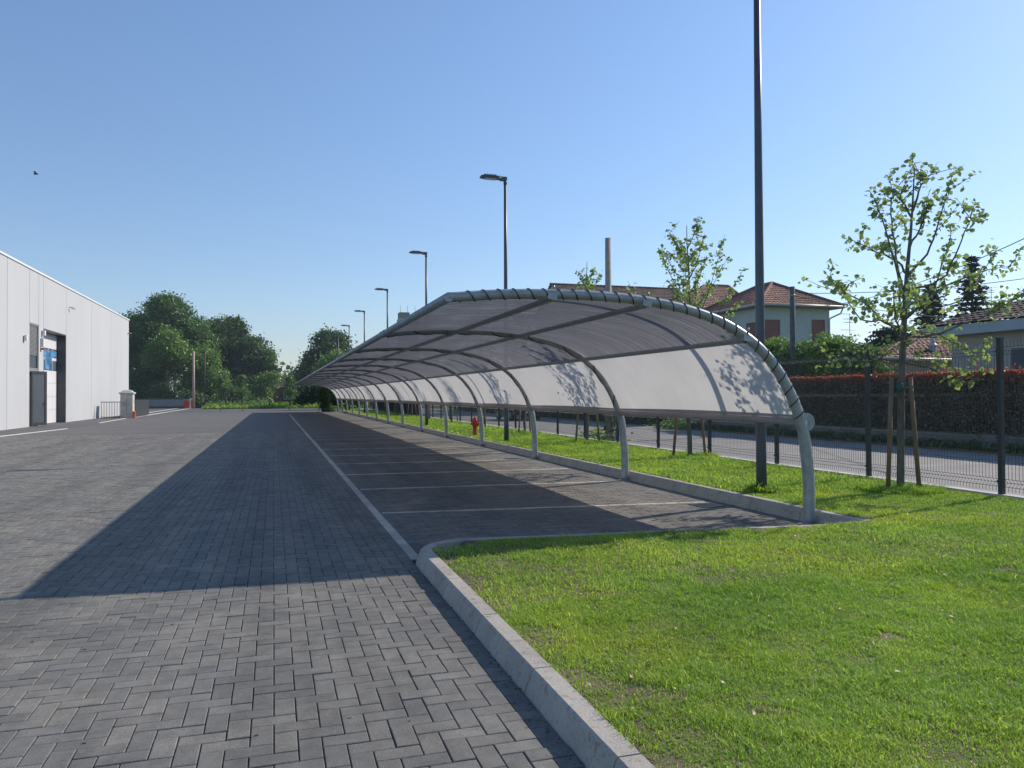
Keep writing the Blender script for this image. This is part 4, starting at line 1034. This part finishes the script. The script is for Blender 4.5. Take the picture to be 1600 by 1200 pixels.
hA = hip_house('stucco_house', HX, HX1, HY, HY + 7.2, zE, AXx, AXx, 45.6, 47.2, zR, M['stucco'], M['tile'], 'two storey grey green stucco house with hipped terracotta roof and red brown shutters')
def zy(px_, py_, Y): return float(onY(px_, py_, Y)[2])
for a1, a2 in ((1197, 1217), (1270, 1287)):
    win(hA, 'y', float(onY(a1, 520, HY)[0]) - HX, float(onY(a2, 520, HY)[0]) - HX, zy(a1, 540, HY), zy(a1, 501, HY))
q0, q1 = float(onX(1181, 520, HX)[1]) - HY, float(onX(1168, 520, HX)[1]) - HY
win(hA, 'x', q0, q1, zy(1181, 540, HY), zy(1181, 503, HY))
win(hA, 'y', .5, 1.3, 1.0, 2.4); win(hA, 'y', 3.4, 4.2, 1.0, 2.4)
dp = MB(); xw = HX1 - HX; dp.tube([(xw+.6, -.6, zE-.1), (xw+.5, -.5, zE-.45), (xw+.0, -.07, zE-.75), (xw-.06, -.07, zE-.9), (xw-.06, -.07, .2)], .05, 8); dp.build('downpipe', M['gutter'], hA)
xb0, xb1 = float(onY(1068, 600, 53)[0]), float(onY(1163, 600, 53)[0])
hB = hip_house('hipped_house', xb0, xb1, 53, 59, zy(1110, 481, 52.5), float(onY(1103, 447, 56)[0]), float(onY(1138, 447, 56)[0]), 56, 56, zy(1120, 447, 56), M['stucco'], M['tile'], 'house with orange hipped roof half hidden behind the second young tree')
win(hB, 'y', 1.0, 1.9, 4.5, 6.0)
# long gabled roof
xc0, xc1 = float(onY(860, 600, 62)[0]), float(onY(1062, 600, 62)[0])
hC = empty('long_house', (xc0, 57.5, 0)); tag(hC, 'long building with dark brown tiled gable roof above the canopy', 'house')
zr_, ze_ = zy(900, 446, 62), 8.2; wC = xc1 - xc0
MB().box((.2, .4, 0), (wC-.2, 8.6, ze_ - .1)).build('wall', M['stucco_b'], hC)
rf = MB(); tiles(rf, (0, -.3, ze_), (wC, -.3, ze_), (0, 4.5, zr_), (wC, 4.5, zr_)); tiles(rf, (wC, 9.3, ze_), (0, 9.3, ze_), (wC, 4.5, zr_), (0, 4.5, zr_))
ro = rf.build('roof', M['tile_dk'], hC); rg = MB(); ridge(rg, (0, 4.5, zr_ + .04), (wC, 4.5, zr_ + .04)); rg.build('ridge_tiles', M['tile_dk'], ro)
gb = MB(); gb.face([(.21, -.3, ze_ - .1), (.21, 9.3, ze_ - .1), (.21, 4.5, zr_ - .05)]); gb.face([(wC-.21, -.3, ze_ - .1), (wC-.21, 9.3, ze_ - .1), (wC-.21, 4.5, zr_ - .05)]); gb.build('gable', M['stucco_b'], hC)
for u in (3, 6, 9): win(hC, 'y', u, u + .9, 5.2, 6.6)
bpy.data.objects['window'].location = (0, 0, 0)
# right bungalow D and pink annexe E
XD = 24.0; yD = float(onX(1487, 560, XD)[1]); zf = float(onX(1487, 526, XD)[2])
hD = empty('bungalow', (XD, yD, 0)); tag(hD, 'single storey beige house with pale blue fascia and brown tiled roof at the right edge', 'house')
LD = yD - 6.0
MB().box((0, -LD, -.05), (8, 0, zf)).build('wall', M['stucco_b'], hD)
MB().box((-.55, -LD-.5, zf), (8.5, .75, zf + .36)).build('fascia', M['fascia'], hD)
rf = MB(); zt = zf + .38; tiles(rf, (-.62, .8, zt), (-.62, -LD-.6, zt), (4, -2.4, zt + 1.55), (4, -LD+3, zt + 1.55)); tiles(rf, (8.6, .8, zt), (-.62, .8, zt), (4, -2.4, zt + 1.55), (4, -2.4, zt + 1.55)); tiles(rf, (8.6, -LD-.6, zt), (8.6, .8, zt), (4, -LD+3, zt + 1.55), (4, -2.4, zt + 1.55))
rf.build('roof', M['tile_dk'], hD)
w0 = float(onX(1600, 530, XD)[1]) - yD
win(hD, 'x', w0 - .6, w0 + .45, 2.0, 3.0, 'glass')
x0e, x1e = float(onY(1364, 600, 27)[0]), float(onY(1500, 600, 27)[0])
zee = zy(1364, 560, 26.6)
hE = hip_house('pink_annexe', x0e, x1e, 27, 32, zee, float(onY(1437, 600, 29.5)[0]), float(onY(1500, 600, 29.5)[0]), 29.5, 29.5, zy(1440, 524, 29.5), M['stucco_p'], M['tile'], 'low pinkish building with terracotta roof and white gutter left of the bungalow', .35)
ch_ = MB().lathe((3.9, .6, zee + .25), [(.14, 0), (.14, .35), (.20, .38), (.20, .44), (.10, .55), (.12, .60), (.05, .75)], 10).build('chimney_cap', M['gutter'], hE)
# roof glimpsed between stucco house and annexe
hip_house('distant_house', 40.5, 47, 50, 55, zy(1330, 553, 50), 43, 44.5, 52.5, 52.5, zy(1325, 534, 52.5), M['stucco_p'], M['tile'], 'distant low tiled roof seen below the television aerial')
# aerials
def aerial(Y, px_, pb, pt, label):
    b, t = onY(px_, pb, Y), onY(px_, pt, Y); H = float(t[2] - b[2]); r = empty('television_aerial', tuple(map(float, b))); tag(r, label, 'aerial')
    MB().tube([(0, 0, -.6), (0, 0, H)], .022, 6).build('mast', M['antenna'], r)
    for z, L in ((H*.98, 1.0), (H*.80, .5), (H*.68, .45), (H*.40, .75)):
        m_ = MB().tube([(-L, 0, z), (L*.6, 0, z)], .014, 5)
        for q in range(6): xx = -L + q*.3*L; m_.tube([(xx, -.18, z), (xx, .18, z)], .008, 4)
        m_.build('aerial_arm', M['antenna'], r)
    return r
ra = aerial(47, 1328, 533, 490, 'television aerial with dish right of the stucco house')
MB().lathe((-.1, -.1, .2), [(.02, 0), (.28, .1), (.30, .12)], 14).build('dish', M['antenna'], ra)
aerial(44, 1549, 475, 448, 'small aerial right of the taller conifer')
# far chimney block behind the eave
p_ = onY(634, 500, 130); tb_ = empty('roof_tower', (float(p_[0]), 130, 0)); tag(tb_, 'distant grey block with aerials peeping over the canopy edge', 'building')
MB().box((-1.2, -1, 0), (2.2, 2, float(p_[2]) + .2)).build('wall', M['stucco_b'], tb_)
MB().box((-1.2, -1.01, float(p_[2]) + .21), (.5, 1, float(p_[2]) + 1.2)).build('chimney', M['chimney'], tb_)
m_ = MB()
for q in (-.9, .3, 1.6): m_.tube([(q, 0, float(p_[2])), (q, 0, float(p_[2]) + 2.4)], .04, 5)
m_.build('masts', M['antenna'], tb_)

# ================================================================== WAREHOUSE
XW = -11.85; ZT = 8.05
wh = empty('warehouse', (XW, 46, 0)); tag(wh, 'large white precast panel warehouse with a recessed sectional door', 'building')
wj = .035
def wp(y0, y1, z0, z1):
    MB().box((-.25, y0 - 46 + wj/2, z0), (0, y1 - 46 - wj/2, z1)).build('wall_panel', M['facade'], wh)
for a_, b_ in ((20, 26.2), (26.2, 32.4), (32.4, 37.2), (37.2, 41.1), (41.1, 44.55)): wp(a_, b_, -.02, ZT)
wp(44.55, 46.15, 5.32, ZT); wp(46.15, 47.03, -.02, ZT); wp(47.03, 51.75, 5.22, ZT); wp(51.75, 58.5, -.02, ZT); wp(58.5, 65, -.02, ZT); wp(65, 72.6, -.02, ZT)
MB().box((-30, 20-46, -.02), (-.9, 72.6-46, ZT - .1)).build('wall', M['facade'], wh)
MB().box((-.251, 72.6-46, -.02), (-.9, 72.61-46, ZT-.1)).build('end_closer', M['facade'], wh)
MB().box((-30, 19.9-46, ZT), (.05, 72.7-46, ZT + .10)).build('roof_flashing', M['flash'], wh)
MB().box((-.9, 44.3-46, ZT-.12), (-.24, 52-46, ZT-.11)).build('soffit', M['dark'], wh)
# sectional door recess
rj = MB(); rj.box((-.52, 51.68-46, 0), (-.003, 51.745-46, 5.21)); rj.box((-.52, 47.035-46, 0), (-.003, 47.1-46, 5.21)); rj.box((-.52, 47.105-46, 5.14), (-.003, 51.675-46, 5.21))
rj.build('door_reveal', M['dark'], wh)
sd = empty('sectional_door', (-.47, 0, 0), 0, wh)
zb = [0.02, .78, 1.55, 2.32, 3.05]
for i in range(4): MB().box((-.05, 47.11-46, zb[i]), (0, 51.67-46, zb[i+1]-.012)).build('door_section', M['door_panel'], sd)
for z0, z1 in ((3.06, 3.62), (3.80, 4.30)):
    MB().box((-.06, 47.11-46, z0), (-.012, 51.67-46, z1)).build('door_window', M['glass'], sd)
    f = MB()
    for q in range(5): f.box((-.011, 47.11-46 + q*.912 + (.0), z0), (.004, 47.11-46 + q*.912 + .05, z1))
    f.build('window_bar', M['door_panel'], sd)
MB().box((-.05, 47.11-46, 3.63), (0, 51.67-46, 3.79)).build('door_section', M['door_panel'], sd)
MB().box((-.05, 47.11-46, 4.31), (0, 51.67-46, 5.13)).build('door_section', M['door_panel'], sd)
f = MB(); f.box((.006, 47.5-46, 3.85), (.012, 51.6-46, 4.20)); f.box((.006, 49.1-46, 3.1), (.012, 50.6-46, 3.84)); f.build('blue_film', M['film'], sd)
# glazed strip and open leaf
st = empty('entrance', (0, 44.55-46, 0), 0, wh)
f = MB(); f.box((-.10, 0, 0), (-.02, .07, 5.31)); f.box((-.10, 1.53, 0), (-.02, 1.60, 5.31)); f.box((-.10, .07, 5.24), (-.02, 1.53, 5.31)); f.box((-.10, .07, 2.82), (-.02, 1.53, 3.02)); f.build('frame', M['grey_frame'], st)
f = MB()
for q in range(24): f.obox((-.07, .8, 3.70 + q*.065), (.012, 0, .014), (0, .72, 0), (-.004, 0, .006))
f.build('blind', M['blind'], st)
MB().box((-.12, .07, 3.03), (-.11, 1.53, 5.23)).build('pane', M['glass'], st)
MB().box((-.30, .07, .0), (-.29, 1.53, 2.81)).build('dark_interior', M['dark'], st)
lf = empty('door_leaf', (-.02, .35, 0), -math.radians(34), st)
f = MB(); f.box((-.02, 0, .05), (.03, .10, 2.85)); f.box((-.02, .80, .05), (.03, .92, 2.85)); f.box((-.02, .10, 2.72), (.03, .80, 2.85)); f.box((-.02, .10, .05), (.03, .80, .20)); f.build('leaf_frame', M['dark'], lf)
MB().box((0, .10, .20), (.008, .80, 2.72)).build('pane', mat('door_glass', (0.10, 0.12, 0.14), 0.06, 1, .1), lf)
MB().box((.03, .78, 1.18), (.09, .84, 1.24)).build('handle', M['dark'], lf)
for nm_, y_, z_, s_ in (('wall_light', 43.6, 4.45, .16), ('wall_light', 46.75, 4.95, .16)):
    MB().obox((.10, y_-46, z_), (.06, 0, 0), (0, .11, 0), (0, 0, .14)).build(nm_, M['flash'], wh)
sr = MB().obox((.08, 46.55-46, 4.42), (.06, 0, 0), (0, .07, 0), (0, 0, .24)).build('siren', M['flash'], wh); MB().obox((.08, 46.55-46, 4.08), (.08, 0, 0), (0, .1, 0), (0, 0, .05)).build('siren_lamp', M['red'], sr)
cmr = MB().tube([(0, 52.4-46, 6.95), (.16, 52.4-46, 6.95)], .025, 6).build('camera_bracket', M['galv'], wh); MB().obox((.22, 52.5-46, 6.90), (.06, .10, -.02), (-.03, .03, 0), (0, 0, .05)).build('security_camera', M['galv'], cmr)
MB().tube([(0, 72.0-46, 6.9), (.3, 72.0-46, 6.9)], .05, 6).build('camera_bracket', M['galv'], wh)
# apron and white kerbs
ap = MB(); ap.face([(-11.85, 20, .004), (-11.2, 20, .004), (-9.45, 41.2, .004), (-9.6, 72, .004), (-11.85, 72, .004)])
ap = ap.build('asphalt_apron', M['apron']); tag(ap, 'narrow asphalt apron along the warehouse wall', None, None, 'structure')
def strip(a_, b_, w_, z0, z1, name, m_, parent, label=None):
    a_, b_ = np.array(a_[:2]), np.array(b_[:2]); d = (b_-a_)/np.linalg.norm(b_-a_); n_ = np.array([-d[1], d[0]])*w_/2; mb = MB()
    mb.obox((*(a_+b_)/2, (z0+z1)/2), (*(b_-a_)/2, 0), (*n_, 0), (0, 0, (z1-z0)/2)); return mb.build(name, m_, parent)
kl = empty('white_line_markings', (0, 0, 0)); tag(kl, 'white edge lines on the ground beside the warehouse', None, None, 'structure')
strip((-10.95, 25), ground(104, 670), .16, .0, .012, 'edge_line', M['white'], kl)
strip(ground(155, 661), ground(196, 654), .16, .0, .012, 'edge_line', M['white'], kl)
strip(ground(208, 652.5), ground(297, 638), .25, .0, .012, 'edge_line', M['white'], kl)
strip(ground(230, 645), ground(278, 638), .25, .0, .012, 'edge_line', M['white'], kl)

# ================================================================== YARD FAR LEFT
b_ = ground(197.5, 653)
pil = empty('gate_pillar', (float(b_[0]), float(b_[1]) + .4, 0)); tag(pil, 'pale stone gate pillar with a stepped cap by the warehouse', 'pillar')
MB().box((-.40, -.40, 0), (.40, .40, 1.68)).build('shaft', M['stone'], pil)
MB().lathe((0, 0, 1.68), [(.60, 0), (.68, .05), (.68, .14), (.5, .18), (.42, .26), (.2, .33)], 4).build('cap', M['stone'], pil)
bpy.data.objects['cap'].rotation_euler = (0, 0, math.pi/4)
MB().box((-.04, -.412, .45), (.04, -.402, 1.40)).build('carved_upright', M['concrete'], pil); MB().box((-.24, -.413, .98), (.24, -.403, 1.05)).build('carved_bar', M['concrete'], pil)
rl_ = empty('railing', (-11.5, 59.6, 0)); tag(rl_, 'short dark vertical bar railing left of the stone pillar', 'railing')
MB().box((0, -.02, 1.12), (1.25, .02, 1.17)).build('top_rail', M['dark'], rl_); MB().box((0, -.02, .08), (1.25, .02, .12)).build('bottom_rail', M['dark'], rl_)
bm2 = MB().box((-.012, -.012, .0), (.012, .012, 1.12)).mesh('bar', M['dark'])
for k in range(8): link('bar', bm2, rl_, (.05 + .165*k, 0, 0))
a_, b_ = np.array([-9.65, 61.6]), ground(232, 649)[:2]
gp = strip(a_, b_, .06, .05, 1.28, 'mesh_gate', M['dark'], None); tag(gp, 'dark closed mesh gate leaf right of the stone pillar', 'gate')
orr = empty('orange_bollard', (float(ground(209.5, 653)[0]), float(ground(209.5, 653)[1]), 0)); tag(orr, 'small orange plastic bollard at the foot of the stone pillar', 'bollard')
MB().lathe((0, 0, 0), [(.13, 0), (.13, .04), (.11, .06), (.10, .44), (.07, .48)], 12).build('body', M['orange'], orr); MB().lathe((0, 0, .30), [(.108, 0), (.108, .06)], 12).build('band', M['red'], orr)
gl, gr = ground(232, 640), ground(297, 638)
gt = empty('sliding_gate', (0, 0, 0)); tag(gt, 'long low grey sliding gate beyond the yard', 'gate')
strip((gr[0]-6.5, gr[1]-1), gr, .10, .28, 1.15, 'gate_panel', M['gate_grey'], gt); strip((gr[0]-6.5, gr[1]-1), gr, .12, 1.16, 1.28, 'top_rail', M['dark'], gt); strip((gr[0]-6.5, gr[1]-1), gr, .12, .05, .27, 'bottom_beam', M['dark'], gt)
MB().box((gr[0]-.1, gr[1]-.15, 0), (gr[0]+.1, gr[1]+.1, 1.3)).build('gate_post', M['gutter'], gt)
pb = onY(302.5, 638, 104); pt_ = onY(302.5, 549, 104)
fp_ = empty('tall_pole', (float(pb[0]), 104, 0)); tag(fp_, 'slim pale pink pole standing upright before the trees', 'pole')
MB().tube([(0, 0, 0), (0, 0, float(pt_[2]))], [.15, .13], 10).build('shaft', mat('pinkish_paint', (0.50, 0.34, 0.30), .7), fp_)
bb = empty('barrier_box', (float(pb[0]) - .75, 103.6, 0)); tag(bb, 'red barrier cabinet at the foot of the pale pole', 'barrier'); MB().box((-.35, -.3, 0), (.3, .3, 1.05)).build('cabinet', M['red'], bb); MB().box((-.38, -.33, 1.053), (.33, .33, 1.11)).build('lid', M['gutter'], bb)
dpb = onY(320, 638, 100); dpt = onY(320, 545, 100)
dd = empty('thin_dark_pole', (float(dpb[0]), 100, 0)); tag(dd, 'thin dark pole before the trees, right of the pale pole', 'pole'); MB().tube([(0, 0, 0), (0, 0, float(dpt[2]))], [.07, .05], 8).build('shaft', M['fence'], dd)
mv = MB(); mv.face([(-8.2, 96.5, .012), (60, 96.5, .012), (60, 140, .012), (-8.2, 140, .012)]); tag(mv.build('far_meadow', far), 'grass meadow beyond the far edge of the yard', None, None, 'structure')
# far fence
ff = empty('far_fence', (0, 0, 0)); tag(ff, 'low dark fence at the far end of the yard', 'fence')
for k in range(14): MB().tube([(-8 + 2.5*k, 99.3, 0), (-8 + 2.5*k, 99.3, 1.5)], .05, 6).build('fence_post', M['fence'], ff)
m_ = MB()
for z in (.3, .7, 1.1, 1.45): m_.box((-8, 99.29, z - .008), (24.5, 99.31, z + .008))
for k in range(330): m_.box((-8 + .1*k, 99.294, .1), (-8 + .1*k + .006, 99.304, 1.45))
m_.build('wire_panel', M['fence'], ff)
blades(36000, (-8, 16), (96.6, 132), .30, .12, lambda x, y: np.ones_like(x), 'meadow_grass', bpy.data.objects['ground'], None, None, -.4)
pos = [(random.uniform(-8, 0), random.uniform(99.4, 104.5), abs(random.gauss(.2, .3))) for _ in range(5000)]
tag(scatter('rough_verge', QUADT, pos, [(random.uniform(-1, 1), random.uniform(-1, 1), random.uniform(0, 6.28)) for _ in pos], [random.uniform(.1, .22) for _ in pos], RNG.uniform(.0, 1, len(pos)), M['fol_lt']), 'rough weeds along the far fence', None, None, 'stuff')
# brown far house
xf0, xf1 = float(onY(432, 600, 135)[0]), float(onY(505, 600, 135)[0])
hF = hip_house('brick_house', xf0, xf1, 135, 144, zy(450, 604, 135), (xf0+xf1)/2 - 2.2, (xf0+xf1)/2 - 2.0, 139, 139, zy(440, 588, 139), M['brick'], M['tile_dk'], 'distant dark red brick house between the trees', .5)
for q in (1.2, 3.6, 5.6): win(hF, 'y', q, q + .9, 1.0, 2.2, 'glass')
hG = hip_house('far_house', float(onY(420, 600, 150)[0]), float(onY(448, 600, 150)[0]), 150, 156, zy(430, 598, 150), float(onY(432, 600, 153)[0]), float(onY(434, 600, 153)[0]), 153, 153, zy(433, 584, 153), M['brick'], M['tile'], 'farther brown roof beside the brick house', .5)
# tree line far away
tl = []
for k in range(70): tl.append((random.uniform(-160, 260), random.uniform(230, 330), random.uniform(0, 3.2), random.uniform(5, 8.5)))
tag(crown('far_wood', tl, 30000, 1.5, M['fol_dark'], None, .2), 'low dark wood along the horizon', None, None, 'stuff')

# ================================================================== PARKED CAR ON THE STREET
def car(x, y, label):
    r = empty('parked_car', (x, y, 0)); tag(r, label, 'car')
    side = [(-2.1,.35),(-2.15,.7),(-2.0,.92),(-1.35,1.0),(-.75,1.40),(.75,1.43),(1.5,1.05),(2.05,.98),(2.15,.7),(2.1,.35)]
    def ext(pts, hw, inset, name, m_, par):
        mb = MB(); L = [(-hw + (inset if z > 1.05 else 0), yy, z) for yy, z in pts]; Rr = [(-p[0], p[1], p[2]) for p in L]; n = len(pts)
        mb.face(L[::-1]); mb.face(Rr)
        for i in range(n): mb.face([L[i], L[(i+1) % n], Rr[(i+1) % n], Rr[i]])
        return mb.build(name, m_, par)
    ext(side, .86, .16, 'body', M['car'], r)
    ext([(-1.2,1.03),(-.72,1.345),(.70,1.37),(1.3,1.06)], .872, .15, 'windows', M['glass'], r)
    for sx in (-1, 1):
        for yy in (-1.3, 1.35):
            o = MB().tube([(sx*.70, yy, .32), (sx*.88, yy, .32)], .32, 18, smooth=False).build('wheel', M['tyre'], r)
            MB().tube([(sx*.882, yy, .32), (sx*.89, yy, .32)], .19, 12, smooth=False).build('rim', M['galv'], o)
        MB().obox((sx*.6, -2.13, .74), (.18, 0, 0), (0, .03, 0), (0, 0, .07)).build('headlight', M['lens'], r)
        MB().obox((sx*.95, -.95, 1.06), (.09, 0, 0), (0, .05, 0), (0, 0, .06)).build('mirror', M['car'], r)
    MB().box((-.26, -2.17, .45), (.26, -2.15, .56)).build('number_plate', M['flash'], r)
car(14.0, 44.0, 'dark car parked across the street, glimpsed under the canopy')
# bird
p_ = onY(56, 272, 40); bd = empty('bird', tuple(map(float, p_))); tag(bd, 'tiny dark bird flying high at the left', 'bird')
MB().tube([(-.11, 0, 0), (-.04, 0, .0), (.06, 0, .01), (.13, 0, 0)], [.01, .035, .03, .006], 8).build('body', M['feather'], bd)
for s_ in (-1, 1):
    m_ = MB(); m_.face([(.04, s_*.02, .01), (-.05, s_*.02, .01), (-.06, s_*.16, .09), (.03, s_*.15, .09)]); m_.face([(.03, s_*.15, .09), (-.06, s_*.16, .09), (-.05, s_*.32, .05)]); m_.build('wing', M['feather'], bd)

# ================================================================== SUMMER HAZE
me = bpy.data.meshes.new('haze'); _b = MB().box((-75, -25, -1.2), (290, 345, 24)); me.from_pydata(_b.v, [], _b.f)
hm_ = bpy.data.materials.new('haze_air'); hm_.use_nodes = True; _n = hm_.node_tree; _n.nodes.remove(_n.nodes['Principled BSDF'])
_v = _n.nodes.new('ShaderNodeVolumePrincipled'); _v.inputs['Color'].default_value = (0.72, 0.87, 1.0, 1); _v.inputs['Density'].default_value = 0.0004; _v.inputs['Anisotropy'].default_value = 0.2
_n.links.new(_v.outputs[0], _n.nodes['Material Output'].inputs['Volume']); me.materials.append(hm_)
hz = link('haze', me); tag(hz, 'thin summer haze over the whole place', None, None, 'stuff')
